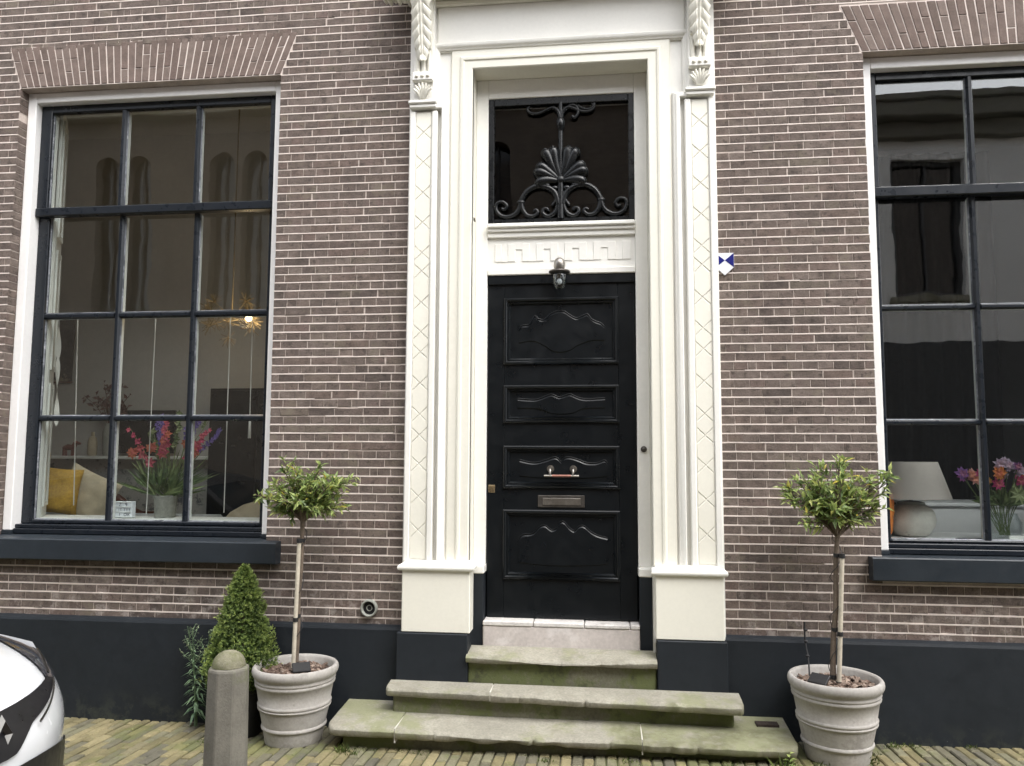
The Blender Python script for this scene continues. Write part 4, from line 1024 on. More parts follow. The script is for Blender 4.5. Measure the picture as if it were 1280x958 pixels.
for q in (-1,1):
    def side(u,v,q=q):
        X0=-.41-prof(.18+v*(ZT-.18)); X=X0+(-3.95-X0)*u; zt=ZT+.215*min(1,max(0,(-.41-X)/.64))**.75*.58; z=.18+(zt-.18)*v
        return cw(X,q*(.86+.02*sin(PI*v)*min(1,u*8)-.0*u),z)
    mb.grid(side,40,8)
body=part(mb,'body',M['carw'],car,smooth=True,recalc=True)
mb=MB()
def cab(u,v):
    # u along the car from windscreen foot to tail, v round the section
    K=[(-.95,.965,.80,.80),(-1.25,1.14,.76,.82),(-1.62,1.36,.66,.84),(-2.1,1.445,.60,.85),(-2.7,1.44,.60,.85),(-3.3,1.37,.58,.84),(-3.75,1.12,.62,.83),(-3.97,.93,.70,.82),(-4.0,.5,.74,.84)]
    f=u*(len(K)-1); i=min(len(K)-2,int(f)); t=f-i; a=[K[i][k]+(K[i+1][k]-K[i][k])*t for k in range(4)]
    zb=min(.90,a[1]-.02)
    sec=[(-a[3],zb),(-(a[3]*.45+a[2]*.55),zb+(a[1]-zb)*.62),(-a[2],zb+(a[1]-zb)*.93),(-a[2]*.5,a[1]),(0,a[1]+.012),(a[2]*.5,a[1]),(a[2],zb+(a[1]-zb)*.93),((a[3]*.45+a[2]*.55),zb+(a[1]-zb)*.62),(a[3],zb)]
    g_=v*8; j=min(7,int(g_)); r=g_-j; return cw(a[0],sec[j][0]+(sec[j+1][0]-sec[j][0])*r,sec[j][1]+(sec[j+1][1]-sec[j][1])*r)
mb.grid(cab,32,16); part(mb,'cabin',M['carb'],car,smooth=True)  # unseen cabin coloured black to keep its bright reflection out of the panes
def lift(p,c,k): 
    v=Vector(p)-Vector(c); v.normalize(); q=Vector(p)+v*k; return tuple(q)
cc=cw(-2.2,0,.9)
mb=MB(); mb.grid(lambda u,v:lift(cab(.03+.20*u,.16+.68*v),cc,.008),8,10); part(mb,'windscreen',M['cglass'],car,smooth=True)
for v0,v1 in ((.03,.20),(.80,.97)):
    for u0,u1 in ((.20,.44),(.46,.68)):
        mb=MB(); mb.grid(lambda u,v:lift(cab(u0+(u1-u0)*u,v0+(v1-v0)*v),cc,.008),8,4); part(mb,'side_window',M['cglass'],car,smooth=True)
def glow(y):
    a=abs(y); K=[(0,.622),(.05,.625),(.11,.655),(.17,.682),(.27,.694),(.54,.728)]
    for (a0,z0),(a1,z1) in zip(K[:-1],K[1:]):
        if a<=a1: return z0+(z1-z0)*(a-a0)/(a1-a0)
    return .728
mb=MB(); mb.grid(lambda u,v:S(-.54+1.08*u,zs(glow(-.54+1.08*u)+(ZT-.006-glow(-.54+1.08*u))*v),.010),48,6); gr=part(mb,'grille',M['carb'],car,smooth=True)
for q in (-1,1):
    mb=MB(); mb.tube([S(q*(.20+.03*k),zs(.672+.0058*k+.004),.020) for k in range(11)],.0055,6,flat=.6); part(mb,'grille_bar',M['chrome'],gr,smooth=True)
    mb=MB()
    def lp(u,v,q=q):
        y=.47+.388*u; sl_=.965-.10*u; su=1.0+.52*u**1.25; return S(q*y,sl_+(su-sl_)*v,.009+.006*sin(PI*u)*sin(PI*v))
    mb.grid(lp,14,10); hl=part(mb,'headlight',M['lamp'],car,smooth=True)
    mb=MB(); mb.tube([lp(.12+.08*k,.45-.02*k) for k in range(9)],.006,6); part(mb,'light_strip',M['chrome'],hl,smooth=True)
mb=MB(); mb.grid(lambda u,v:S(-.76+1.52*u,zs(.225+(.358-.10*abs((2*u-1)/.82)**2)*v),.008),30,6); part(mb,'lower_intake',M['carb'],car,smooth=True)
for q in (-1,1):
    mb=MB(); mb.tube([S(q*(.775+.012*sin(k*.4)),zs(.30+.022*k),.010) for k in range(9)],.011,6); part(mb,'intake_trim',M['chrome'],car,smooth=True)
mb=MB(); mb.tube([S(.815+.012*sin(k*.5),zs(.40+.022*k),.003) for k in range(12)],.0028,5); part(mb,'panel_gap',M['carb'],body)
# rhombus badge: four bevelled chrome bars round an open middle
mb=MB(); hw,hh,iw,ih=.056,.072,.024,.032
for sy,sz in ((1,1),(1,-1),(-1,1),(-1,-1)):
    P4=[(0,sz*hh),(sy*hw,0),(sy*iw,0),(0,sz*ih)]
    c_=[(0,sz*(hh+ih)/2),(sy*(hw+iw)/2,0)]
    vs=[cw(-prof(.69)+.012,p[0],.69+p[1]) for p in P4]+[cw(-prof(.69)+.026,p[0],.69+p[1]) for p in c_]+[cw(-prof(.69)+.012,p[0],.69+p[1]) for p in P4]
    mb.add(vs[:6],[(0,1,5,4),(1,2,5),(2,3,4,5),(3,0,4),(0,1,2,3)])
part(mb,'badge',M['chrome'],car)
for X in (-.80,-3.30):
    for q in (-1,1):
        c=[cw(X,q*y_,.30) for y_ in (.70,.885)]
        a=Vector(c[0]);b_=Vector(c[1]); d=b_-a
        mb=MB(); mb.tube([a,a+d*.12,a+d*.85,b_],[.285,.305,.305,.285],32); wh=part(mb,'wheel',M['tyre'],car,smooth=True,angle=30)
        mb=MB(); mb.tube([a+d*.9,a+d*1.012],[.20,.20],24); 
        for k in range(5):
            aa=2*PI*k/5; e=Vector((cos(aa)*cos(CT),cos(aa)*sin(CT),sin(aa))); p=a+d*1.03; mb.tube([p+e*.03,p+e*.19],[.03,.024],6)
        part(mb,'rim',M['chrome'],wh,smooth=True)

# ------------------------------------------------------------------ rooms behind the windows
def room(x0,x1,y0,y1,z0,z1,wm,cm,fm,op=None,name='room'):
    part(B(x0-.1,x1+.1,y1,y1+.1,z0-.1,z1+.1),'room_wall',wm,house)
    part(B(x0-.1,x0,y0,y1-.0005,z0-.1,z1+.1),'room_wall',wm,house); part(B(x1,x1+.1,y0,y1-.0005,z0-.1,z1+.1),'room_wall',wm,house)
    part(B(x0,x1,y0,y1-.001,z1,z1+.1),'room_ceiling',cm,house); part(B(x0,x1,y0,y1-.001,z0-.1,z0),'room_floor',fm,house)
    if op:
        a,b_,c,d=op
        part(B(x0+.001,a,y0+.002,y0+.14,z0,z1-.001).box(b_,x1-.001,y0+.002,y0+.14,z0,z1-.001).box(a,b_,y0+.002,y0+.14,d,z1-.001).box(a,b_,y0+.002,y0+.14,z0,c),'room_wall',wm,house)
room(-5.25,-1.45,.302,1.98,.62,4.50,M['room'],M['room'],M['floor'],(-3.87,-1.96,1.15,3.99))
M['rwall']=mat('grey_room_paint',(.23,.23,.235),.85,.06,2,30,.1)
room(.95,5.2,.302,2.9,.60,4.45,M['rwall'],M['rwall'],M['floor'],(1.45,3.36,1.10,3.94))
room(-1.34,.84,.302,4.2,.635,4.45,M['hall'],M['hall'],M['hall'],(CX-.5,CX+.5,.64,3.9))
# inner sill boards and panelled shutters folded into the reveal
part(B(-3.86,-1.97,.222,.50,1.135,1.176,.004),'inner_sill',M['roomw'],house)
part(B(1.46,3.35,.222,.46,1.055,1.104,.004),'inner_sill',M['roomw'],house)
for xa,xb,z0,z1,q in ((-3.70,-3.835,1.178,3.96,1),(-2.13,-2.0,1.178,3.96,-1)):
    n=4; sh=None
    def sp(t,z,o): # along the splay, o towards the room opening
        return (xa+(xb-xa)*t+q*o,.24+.23*t,z)
    def slabp(t0,t1,za,zb2,o0,o1,mbx):
        vs=[sp(t,z,o) for t in (t0,t1) for o in (o0,o1) for z in (za,zb2)]
        mbx.add(vs,[(0,1,3,2),(4,6,7,5),(0,4,5,1),(2,3,7,6),(0,2,6,4),(1,5,7,3)])
    mb=MB(); slabp(0,1,z0,z1,0,.022,mb); sh=part(mb,'shutter',M['roomw'],house)
    for k in range(3):
        za=z0+.07+k*(z1-z0-.05)/3; zb2=z0+(k+1)*(z1-z0-.05)/3-.02
        mb=MB(); slabp(.16,.26,za,zb2,.0221,.036,mb); slabp(.80,.90,za,zb2,.0221,.036,mb); slabp(.26,.80,za,za+.03,.0221,.034,mb); slabp(.26,.80,zb2-.03,zb2,.0221,.034,mb)
        slabp(.38,.68,za+.07,zb2-.07,.0221,.030,mb)
        part(mb,'shutter_panel',M['roomw'],sh)
# --- left room
M['gold']=mat('gold_velvet',(.42,.25,.03),.75,.25,7,60,.4,.006); M['beige']=mat('beige_cushion_linen',(.42,.36,.26),.9,.12,9,120,.3)
def cushion(name,mt,label,c,w_,h_,d_,tilt,seed,rz=0):
    mb=MB(); Mx=Matrix.Translation(c)@Matrix.Rotation(rz,4,'Z')@Matrix.Rotation(tilt,4,'Y')
    def f(sg):
        def g_(u,v):
            x=2*u-1;z=2*v-1; e=max(0,(1-x**4)*(1-z**4))**.55
            wr=.012*noise.noise((x*3+seed,z*3,sg))
            return tuple(Mx@Vector((x*w_/2*(1-.07*(1-z*z)*abs(x)**3),sg*(d_/2*e+wr*e),z*h_/2*(1-.07*(1-x*x)*abs(z)**3))))
        return g_
    mb.grid(f(1),16,16); mb.grid(f(-1),16,16)
    return single(mb,name,mt,label,'cushion',True)
cushion('cushion',M['gold'],'gold velvet cushion standing at left end of the left window sill',(-3.84,.60,1.335),.30,.33,.13,.12,1,.5)
cushion('cushion',M['beige'],'beige linen cushion leaning on the gold cushion in left window',(-3.70,.74,1.29),.40,.36,.13,.42,2,.1)
M['cloth']=mat('grey_white_blanket',(.40,.42,.44),.9,.12,6,80,.4,.01)
t=thing('daybed','grey white blanket covered daybed below the left window','daybed',(-3.4,.8,.62)); mb=MB(); mb.box(-4.9,-2.75,.51,1.02,.95,1.155,.05); part(mb,'mattress',M['cloth'],t); mb=MB(); mb.box(-4.9,-2.75,.53,1.0,.62,.949); part(mb,'frame',M['floor'],t)
M['wood']=mat('red_brown_wood',(.085,.030,.017),.45,.3,8,60,.15,.002)
t=thing('settee','dark red brown carved wooden settee behind the lightbox sign','settee',(-3.9,1.25,.62))
mb=MB(); bp=[(-4.40,1.10)]+[(-4.40+1.0*k/20,1.15+.13*(sin(PI*max(0,min(1,(k-6)/9)))**1.2 if 6<k<15 else 0)+.02*(1 if 5<k<16 else 0)) for k in range(21)]+[(-3.40,1.10)]
mb.extr(bp,1.22,1.27,.006); part(mb,'backrest',M['wood'],t)
part(B(-4.40,-3.40,1.03,1.26,.98,1.05,.01),'seat',M['wood'],t)
for lx_ in (-4.37,-3.43):
    for ly_ in (1.06,1.23): part(B(lx_-.025,lx_+.025,ly_-.025,ly_+.025,.62,.979),'leg',M['wood'],t)
M['paper']=mat('floral_wallpaper',(.40,.39,.37),.8,.05,4,40,.05,stains=[((.07,.08,.10),13,.53,.85),((.30,.15,.11),9,.62,.6),((.14,.17,.12),17,.58,.7)])
part(B(-5.24,-3.25,1.94,1.979,1.0,1.545),'wallpaper_dado',M['paper'],house); part(B(-5.24,-3.3,1.82,1.979,1.548,1.575,.004),'picture_ledge',M['roomw'],house)
t=thing('wall_hanging','narrow dark wall hanging with a pale bottom edge in the left room','wall hanging',(-4.86,1.96,2.5))
M['tap']=mat('dark_tapestry',(.035,.025,.02),.9,.5,9,60,.2,stains=[((.25,.19,.12),6,.60,.6),((.30,.25,.17),14,.50,.8,(2.25,2.42))])
part(B(-4.955,-4.765,1.955,1.978,2.24,2.86),'cloth',M['tap'],t); mb=MB(); mb.tube([(-4.965,1.96,2.235),(-4.755,1.96,2.235)],.010,8); part(mb,'rod',M['wood'],t)
t=thing('television','black television standing on the ledge behind the flowers','television',(-3.97,1.86,1.58)); mb=MB(); mb.box(-4.225,-3.70,1.865,1.90,1.60,1.975,.006); part(mb,'screen',M['black'],t); part(B(-4.05,-3.88,1.83,1.93,1.576,1.5995),'foot',M['black'],t)
mb=MB(); mb.lathe([(.033,1.5755),(.040,1.60),(.040,1.70),(.030,1.735),(.014,1.75),(.014,1.785),(.011,1.785),(.011,1.74),(0,1.74)],-4.475,1.89,18); single(mb,'vase',M['beige'],'slim pale bottle vase on the ledge in the left room','vase',True)
t=thing('dried_branch','reddish dried leafy branch in a tall grey vase beside the television','plant',(-4.32,1.88,1.575))
mb=MB(); mb.lathe([(.04,1.576),(.05,1.60),(.055,1.78),(.035,1.86),(.03,1.86),(.03,1.8),(0,1.8)],-4.32,1.885,18); part(mb,'vase',M['pipe'],t,smooth=True)
M['dleaf']=mat('dried_red_leaf',(.13,.06,.05),.8,.3,20,80,0); r_=random.Random(3); mb=MB(); st=MB()
for k in range(16):
    a=r_.uniform(-1.1,1.1); L=r_.uniform(.18,.42); e=Vector((-4.28+sin(a)*L*.75,1.87-r_.uniform(0,.15),1.84+cos(a)*L)); s_=Vector((-4.32,1.885,1.83)); st.tube([s_,(s_+e)/2+Vector((0,0,.04)),e],.003,5)
    for q in range(9): p=s_+(e-s_)*r_.uniform(.45,1.05); mb.leaf(p,(r_.gauss(0,1),r_.gauss(0,1),r_.gauss(0,1)),(0,-1,.3),.055,.03,.5)
part(st,'stems',M['wood'],t); part(mb,'leaves',M['dleaf'],t,kind='stuff',recalc=False)
M['red']=mat('red_painted_wood',(.17,.035,.025),.6,.3,18,60,.1)
t=thing('wooden_animal','small red wooden animal figure on the ledge in the left room','ornament',(-4.66,1.87,1.576)); mb=MB()
mb.tube([(-4.73,1.87,1.64),(-4.69,1.87,1.65),(-4.64,1.87,1.65),(-4.62,1.87,1.69)],[.02,.028,.026,.02],10)
for x_ in (-4.72,-4.64):
    for y_ in (1.855,1.885): mb.tube([(x_,y_,1.576),(x_,y_,1.64)],.010,6)
mb.tube([(-4.62,1.87,1.69),(-4.575,1.87,1.682)],[.018,.010],8); part(mb,'figure',M['red'],t,smooth=True)
t=thing('carved_stack','small carved brown wooden totem on the ledge by the shutter','ornament',(-4.93,1.87,1.576)); mb=MB()
for k in range(5): mb.lathe([(0,1.5765+.045*k),(.022,1.5768+.045*k),(.030,1.60+.045*k),(.020,1.62+.045*k),(0,1.6212+.045*k)],-4.93,1.87,12)
part(mb,'figure',M['wood'],t,smooth=True)
t=thing('cupboard','tall black cupboard at the right of the left room','cupboard',(-3.0,1.9,.62))
mb=MB(); mb.box(-3.31,-2.45,1.72,1.978,.62,2.15,.004); part(mb,'body',M['dark'],t); part(B(-3.30,-2.89,1.70,1.7195,.66,2.13,.004),'cupboard_door',M['black'],t); part(B(-2.88,-2.46,1.70,1.7195,.66,2.13,.004),'cupboard_door',M['black'],t)
t=thing('armchair','pale rounded armchair back at the lower right of the left window','armchair',(-2.45,.8,.62)); mb=MB(); mb.blob((-2.30,.80,1.05),(.42,.20,.235),18); part(mb,'backrest',M['beige'],t,smooth=True); part(B(-2.66,-1.95,.66,1.35,.62,.95,.05),'seat',M['beige'],t)
# flowers in a zinc bucket
def blossom(mb,p,r,seed,n=6,tone=.5):
    q=random.Random(seed)
    for k in range(n):
        a=2*PI*k/n+q.uniform(-.3,.3); d=Vector((cos(a),-.35+q.uniform(-.4,.3),sin(a))); mb.leaf(p,d,(0,-1,0),r,r*.75,tone,.3,.25)
def fl(name,cols,tr=.3): return mat(name,cols[0],.6,.1,20,60,0,tone=cols,transl=tr)
M['zinc']=mat('aged_zinc',(.32,.32,.29),.5,.2,12,60,.2,.002,metal=.4)
t=thing('flower_bucket','zinc bucket of pink gladioli and blue delphiniums on the left sill','flowers',(-2.906,.40,1.176))
mb=MB(); mb.lathe([(.062,1.1765),(.066,1.18),(.074,1.30),(.080,1.318),(.076,1.322),(.070,1.31),(.0,1.28)],-2.906,.405,26); part(mb,'bucket',M['zinc'],t,smooth=True)
M['glad']=fl('gladiolus_petal',[(.50,.07,.14),(.62,.13,.18),(.55,.06,.16),(.60,.17,.08)]); M['delph']=fl('delphinium_petal',[(.09,.06,.26),(.15,.10,.36),(.22,.15,.42)])
M['fgreen']=fl('flower_foliage',[(.05,.085,.028),(.09,.14,.045),(.15,.20,.07),(.24,.28,.13)],.2)
st=MB();gl=MB();de=MB();gn=MB(); r_=random.Random(12); b0=Vector((-2.906,.405,1.30))
def spike(tip,kind,n,f0,r0):
    tip=Vector(tip); s_=b0+Vector((r_.uniform(-.04,.04),r_.uniform(-.03,.03),0)); mid=(s_+tip)/2+Vector((0,0,.03)); pts=smoothpts([s_,mid,tip],6); st.tube(pts,[.005-.0003*k for k in range(len(pts))],6,tone=.7)
    for k in range(n):
        f=f0+(1-f0)*k/n; i=min(len(pts)-2,int(f*(len(pts)-1))); p=pts[i]+(pts[i+1]-pts[i])*(f*(len(pts)-1)-i)+Vector((r_.uniform(-.016,.016),-.012,0))
        if kind=='g': blossom(gl,p,r0*(1.1-.75*(f-f0)/(1-f0)),k,6,r_.random())
        elif kind=='d': blossom(de,p,r0,k,5,r_.random())
        else: blossom(gn,p,r0,k,4,r_.random())
spike((-3.165,.36,1.78),'g',6,.44,.040); spike((-2.89,.36,1.84),'g',13,.50,.040); spike((-2.58,.36,1.77),'g',8,.52,.042); spike((-2.62,.40,1.82),'x',6,.85,.012)
for tx,tz in ((-2.99,1.83),(-2.965,1.86),(-2.755,1.87),(-2.72,1.85),(-2.535,1.765),(-2.70,1.83),(-2.97,1.74)): spike((tx,.43,tz),'d',14,.62,.019)
for tx,tz in ((-3.03,1.76),(-2.83,1.88)): spike((tx,.42,tz),'x',14,.55,.024)
for p in ((-2.985,.34,1.635),(-2.735,.34,1.665),(-2.695,.34,1.600),(-3.115,.34,1.60)): blossom(gl,Vector(p),.042,int(p[0]*100),8,1); blossom(gl,Vector(p)+Vector((.018,-.01,.012)),.035,3,6,.9)
for k in range(190):
    a=r_.uniform(-1.35,1.35); L=r_.uniform(.08,.36); d=Vector((sin(a)*.75,r_.uniform(-.35,.25),cos(a)*.95)); gn.leaf(b0+d*r_.uniform(0,.18)+Vector((r_.uniform(-.05,.05),r_.uniform(-.04,.04),.0)),d,(r_.gauss(0,.4),-1,.2),L*.75,r_.uniform(.008,.022),r_.uniform(0,.8),.15,.2)
part(st,'stems',M['fgreen'],t); part(gl,'gladioli',M['glad'],t,kind='stuff',recalc=False); part(de,'delphiniums',M['delph'],t,kind='stuff',recalc=False); part(gn,'leaves',M['fgreen'],t,kind='stuff',recalc=False)
# small letter box sign: white lit frame, three rows of loose letters
M['lbx']=mat('lightbox_panel',(.74,.77,.82),.4,.03,5,40,0)
t=thing('lightbox_sign','small white letter sign with three rows of dark letters','sign',(-3.14,.30,1.176))
LX,LZ=-3.139,1.180
mb=MB(); mb.box(LX-.070,LX+.070,.285,.330,LZ,LZ+.104,.003); part(mb,'case',M['lbx'],t)
for z in (LZ+.006,LZ+.0375,LZ+.0695,LZ+.1): part(B(LX-.068,LX+.068,.2815,.2848,z-.0025,z+.0015),'rail',M['roomw'],t)
M['ink']=mat('letter_ink',(.03,.035,.06),.6,.1)
def text(s_,x,z,size,par,m_,y=.2835,align='LEFT',name='letters'):
    cu=bpy.data.curves.new(name,'FONT'); cu.body=s_; cu.size=size; cu.align_x=align; cu.extrude=.0004; cu.space_character=1.2
    o=bpy.data.objects.new(name,cu); COL.objects.link(o); o.parent=par; o.matrix_parent_inverse=Matrix.Translation(-par.location); o.location=(x,y,z); o.rotation_euler=(R(90),0,0); bpy.context.view_layer.update(); me=bpy.data.meshes.new_from_object(o); bpy.data.objects.remove(o); me.name=name; me.materials.clear(); me.materials.append(m_); q=link(name,me,par); q.matrix_parent_inverse=Matrix.Translation(-par.location); q.location=(x,y,z); q.rotation_euler=(R(90),0,0); return q
text('Z  9',LX-.022,LZ+.075,.030,t,M['ink']); text('O  IT TTT',LX-.062,LZ+.043,.024,t,M['ink']); text('I  OK',LX-.016,LZ+.011,.028,t,M['ink'])
# chandelier of pale sprays with one lit bulb
t=thing('chandelier','feathery gold spray chandelier with a single lit bulb in the left room','lamp',(-2.885,1.2,2.64)); r_=random.Random(6); mb=MB(); M['gilt']=mat('gilt_spray',(.22,.165,.08),.55,.2,20,60,0)
cc=Vector((-2.885,1.2,2.66))
for k in range(16):
    d=Vector((r_.gauss(0,1),r_.gauss(0,1),r_.gauss(0,.9))).normalized(); e=cc+d*.17; mb.tube([cc,e],.002,4)
    for q in range(26):
        d2=(d*.5+Vector((r_.gauss(0,1),r_.gauss(0,1),r_.gauss(0,1))).normalized()).normalized(); mb.tube([e,e+d2*r_.uniform(.05,.09)],[.0012,.0022],3)
part(mb,'sprays',M['gilt'],t,kind='stuff'); mb=MB(); mb.tube([cc,(cc.x,cc.y,4.5)],.006,6); part(mb,'rod',M['gilt'],t)
M['bulb']=mat('lit_bulb',(1,.85,.55),.4,0,3,30,0,emit=(1,.72,.38,4)); mb=MB(); mb.blob((-2.712,1.13,2.645),(.026,.026,.030),12); part(mb,'bulb',M['bulb'],t,smooth=True)
mb=MB(); mb.blob((-2.712,1.13,2.63),(.055,.055,.04),12); 
pl_=bpy.data.lights.new('bulb_light','POINT'); pl_.energy=1.6; pl_.color=(1,.74,.45); pl_.shadow_soft_size=.05; lo=bpy.data.objects.new('bulb_light',pl_); COL.objects.link(lo); lo.location=(-2.712,1.06,2.60)
mb=MB(); mb.tube([(-4.05,1.2,4.4995),(-4.05,1.2,4.485)],[.04,.035],16); single(mb,'ceiling_spot',M['bulb'],'small lit round spot in the ceiling of the left room','lamp',True)
# blind cords and twisted paper spirals hanging behind the left panes
M['cord']=mat('white_cord',(.55,.54,.51),.6,.03,8,60,0)
for (xa,za,xb,zb2,lab) in ((-3.533,2.50,-3.490,1.255,'white blind cord behind the left column of panes'),(-2.972,2.50,-2.976,1.205,'white blind cord behind the middle column of panes'),(-2.447,2.50,-2.443,1.22,'white blind cord left of the bulb behind the right column of panes'),(-2.295,2.50,-2.288,1.70,'short white blind cord ending in a pull right of the lit bulb')):
    mb=MB(); mb.tube([(xa,.30,za),((xa+xb)/2,.30,(za+zb2)/2),(xb,.30,zb2)],.0030,6)
    if zb2>1.5: mb.tube([(xb,.30,zb2),(xb,.30,zb2+.11)],[.011,.008],8)
    single(mb,'blind_cord',M['cord'],lab,'cord',True,group='blind cords in the left window')
mb=MB()
def spir(u,v):
    a=u*3*PI+.6; z=1.78+.68*u; hw=.019*abs(sin(u*3*PI))**.5+.002; x=-3.648+.022*u*-1; return (x+hw*(2*v-1)*cos(a*.5),.30+hw*(2*v-1)*sin(a*.5)*.6,z)
mb.grid(spir,40,2); mb.grid(lambda u,v:(spir(u,v)[0],spir(u,v)[1]+.003,spir(u,v)[2]),40,2); mb.tube([(-3.668,.30,2.46),(-3.672,.30,2.52)],.0015,5)
single(mb,'paper_spiral',M['cord'],'twisted white paper spiral hanging by the left shutter','decoration')
# --- right room
M['shade']=mat('grey_lamp_shade',(.44,.40,.375),.9,.06,8,150,.2); M['ceram']=mat('cracked_ceramic',(.56,.54,.50),.7,.1,6,60,.4,.004,stains=[((.14,.12,.10),18,.62,.7)])
t=thing('table_lamp','grey shaded table lamp with round cracked ceramic base in the right window','lamp',(1.925,.66,1.104)); LXc,LYc=1.935,.66
mb=MB(); mb.lathe([(.212,1.338),(.214,1.340),(.142,1.566),(.139,1.566),(.208,1.341)],LXc,LYc,40); part(mb,'lamp_shade',M['shade'],t,smooth=True,angle=50)
mb=MB(); mb.lathe([(.075,1.1045),(.10,1.115),(.135,1.17),(.141,1.21),(.132,1.255),(.105,1.288),(.085,1.298),(.080,1.30),(0,1.30)],LXc-.02,LYc,36,wob=.02); part(mb,'base',M['ceram'],t,smooth=True)
mb=MB(); mb.lathe([(.082,1.3005),(.078,1.315),(.05,1.322),(.012,1.325),(.012,1.36),(0,1.36)],LXc-.02,LYc,24); part(mb,'neck',M['pipe'],t,smooth=True)
M['orange']=mat('orange_cushion_cloth',(.62,.19,.03),.85,.15,9,80,.3)
cushion('cushion',M['orange'],'orange cushion behind the table lamp in the right window',(1.715,.545,1.245),.17,.28,.08,.18,5,.9)
M['sideb']=mat('white_sideboard_paint',(.72,.72,.73),.5,.04,4,40,.05)
t=thing('sideboard','low white sideboard with drawers inside the right window','sideboard',(2.9,1.3,.60)); part(B(2.15,4.2,1.15,1.60,.60,1.262,.004),'body',M['sideb'],t); part(B(2.13,4.22,1.12,1.62,1.2625,1.285,.004),'top',M['sideb'],t)
for k in range(3):
    for q in range(2): part(B(2.18+q*1.0,3.15+q*1.0,1.135,1.1495,.66+.2*k,.845+.2*k,.004),'drawer',M['sideb'],t)
mb=MB(); M['curt']=mat('black_curtain_cloth',(.006,.006,.007),.95,.1)
mb.grid(lambda u,v:(2.2+.85*u,1.85+.025*sin(u*38),.61+3.4*v),60,2); mb.grid(lambda u,v:(2.2+.85*u,1.86+.025*sin(u*38),.61+3.4*v),60,2); single(mb,'curtain',M['curt'],'black curtain hanging behind the table lamp','curtain',True)
t=thing('console_table','pale narrow table carrying the lamp and the flower jar','table',(2.2,.7,.60))
part(B(1.52,3.1,.4605,.95,1.075,1.1035,.004),'table_top',M['sideb'],t)
for lx_ in (1.55,3.07):
    for ly_ in (.50,.92): part(B(lx_-.022,lx_+.022,ly_-.022,ly_+.022,.60,1.0745),'leg',M['sideb'],t)
t=thing('glass_tray','small dark oval tray lying on the right window sill','tray',(2.11,.34,1.104)); mb=MB(); n=24
mb.tube([(2.115+.075*cos(2*PI*k/n),.33+.035*sin(2*PI*k/n),1.122) for k in range(n+1)],.005,6); mb.tube([(2.115+.06*cos(2*PI*k/n),.33+.026*sin(2*PI*k/n),1.108) for k in range(n+1)],.004,6); part(mb,'rim',M['dark'],t,smooth=True)
t=thing('flower_jar','clear glass jar of mixed garden flowers in the right window','flowers',(2.40,.52,1.104)); JX,JY=2.395,.52
mb=MB(); mb.lathe([(0,1.1045),(.085,1.105),(.092,1.115),(.094,1.21),(.075,1.245),(.072,1.262),(.069,1.262),(.072,1.24),(.090,1.208),(.088,1.118),(0,1.112)],JX,JY,30); part(mb,'jar',M['lglass'],t,smooth=True)
st=MB();gn=MB();r_=random.Random(31); tones=[(.45,.12,.40),(.25,.12,.45),(.75,.26,.06),(.65,.08,.28),(.75,.42,.05),(.55,.45,.60),(.72,.30,.20)]; M['garden']=fl('garden_flower_petal',tones); bl=MB(); b0=Vector((JX,JY,1.13))
heads=[(2.125,1.50,.042,.18),(2.14,1.485,.038,.0),(2.18,1.495,.040,.95),(2.205,1.47,.042,.95),(2.235,1.50,.04,.5),(2.262,1.58,.022,.66),(2.255,1.56,.022,.66),(2.27,1.46,.025,.66),(2.335,1.505,.045,.33),(2.37,1.50,.04,.33),(2.345,1.555,.042,.83),(2.40,1.55,.042,.83),(2.37,1.575,.03,.83),(2.345,1.44,.042,.5),(2.395,1.49,.03,.83),(2.46,1.52,.04,.83),(2.48,1.46,.042,.5),(2.44,1.545,.03,.2),(2.53,1.50,.04,.33),(2.56,1.54,.04,.1),(2.30,1.455,.024,.66)]
for x,z,r,tn in heads:
    e=Vector((x,JY-.05+r_.uniform(-.05,.03),z)); st.tube(smoothpts([b0+Vector((r_.uniform(-.03,.03),0,0)),Vector((JX+(x-JX)*.35,JY,1.27)),e],4),.0028,5); blossom(bl,e,r,int(x*1000),9,tn); blossom(bl,e+Vector((0,-.012,0)),r*.65,int(x*900),7,min(1,tn+.04))
for k in range(110):
    a=r_.uniform(-1.4,1.4); d=Vector((sin(a),r_.uniform(-.5,.4),cos(a)*.7)); gn.leaf(Vector((JX,JY,1.30))+d*r_.uniform(0,.11),d,(r_.gauss(0,.4),-1,.3),r_.uniform(.04,.10),r_.uniform(.015,.03),r_.uniform(.1,1))
for k in range(9): a=k*.7; gn.leaf(Vector((2.44,JY-.10,1.38)),Vector((cos(a),-.3,sin(a))),(0,-1,0),.065,.022,1)
part(st,'stems',M['fgreen'],t); part(bl,'blossoms',M['garden'],t,kind='stuff',recalc=False); part(gn,'leaves',M['fgreen'],t,kind='stuff',recalc=False)
mb=MB(); mb.box(2.345,2.44,.36,.368,1.1045,1.142,.001); single(mb,'card',M['roomw'],'white card standing in front of the flower jar','card')

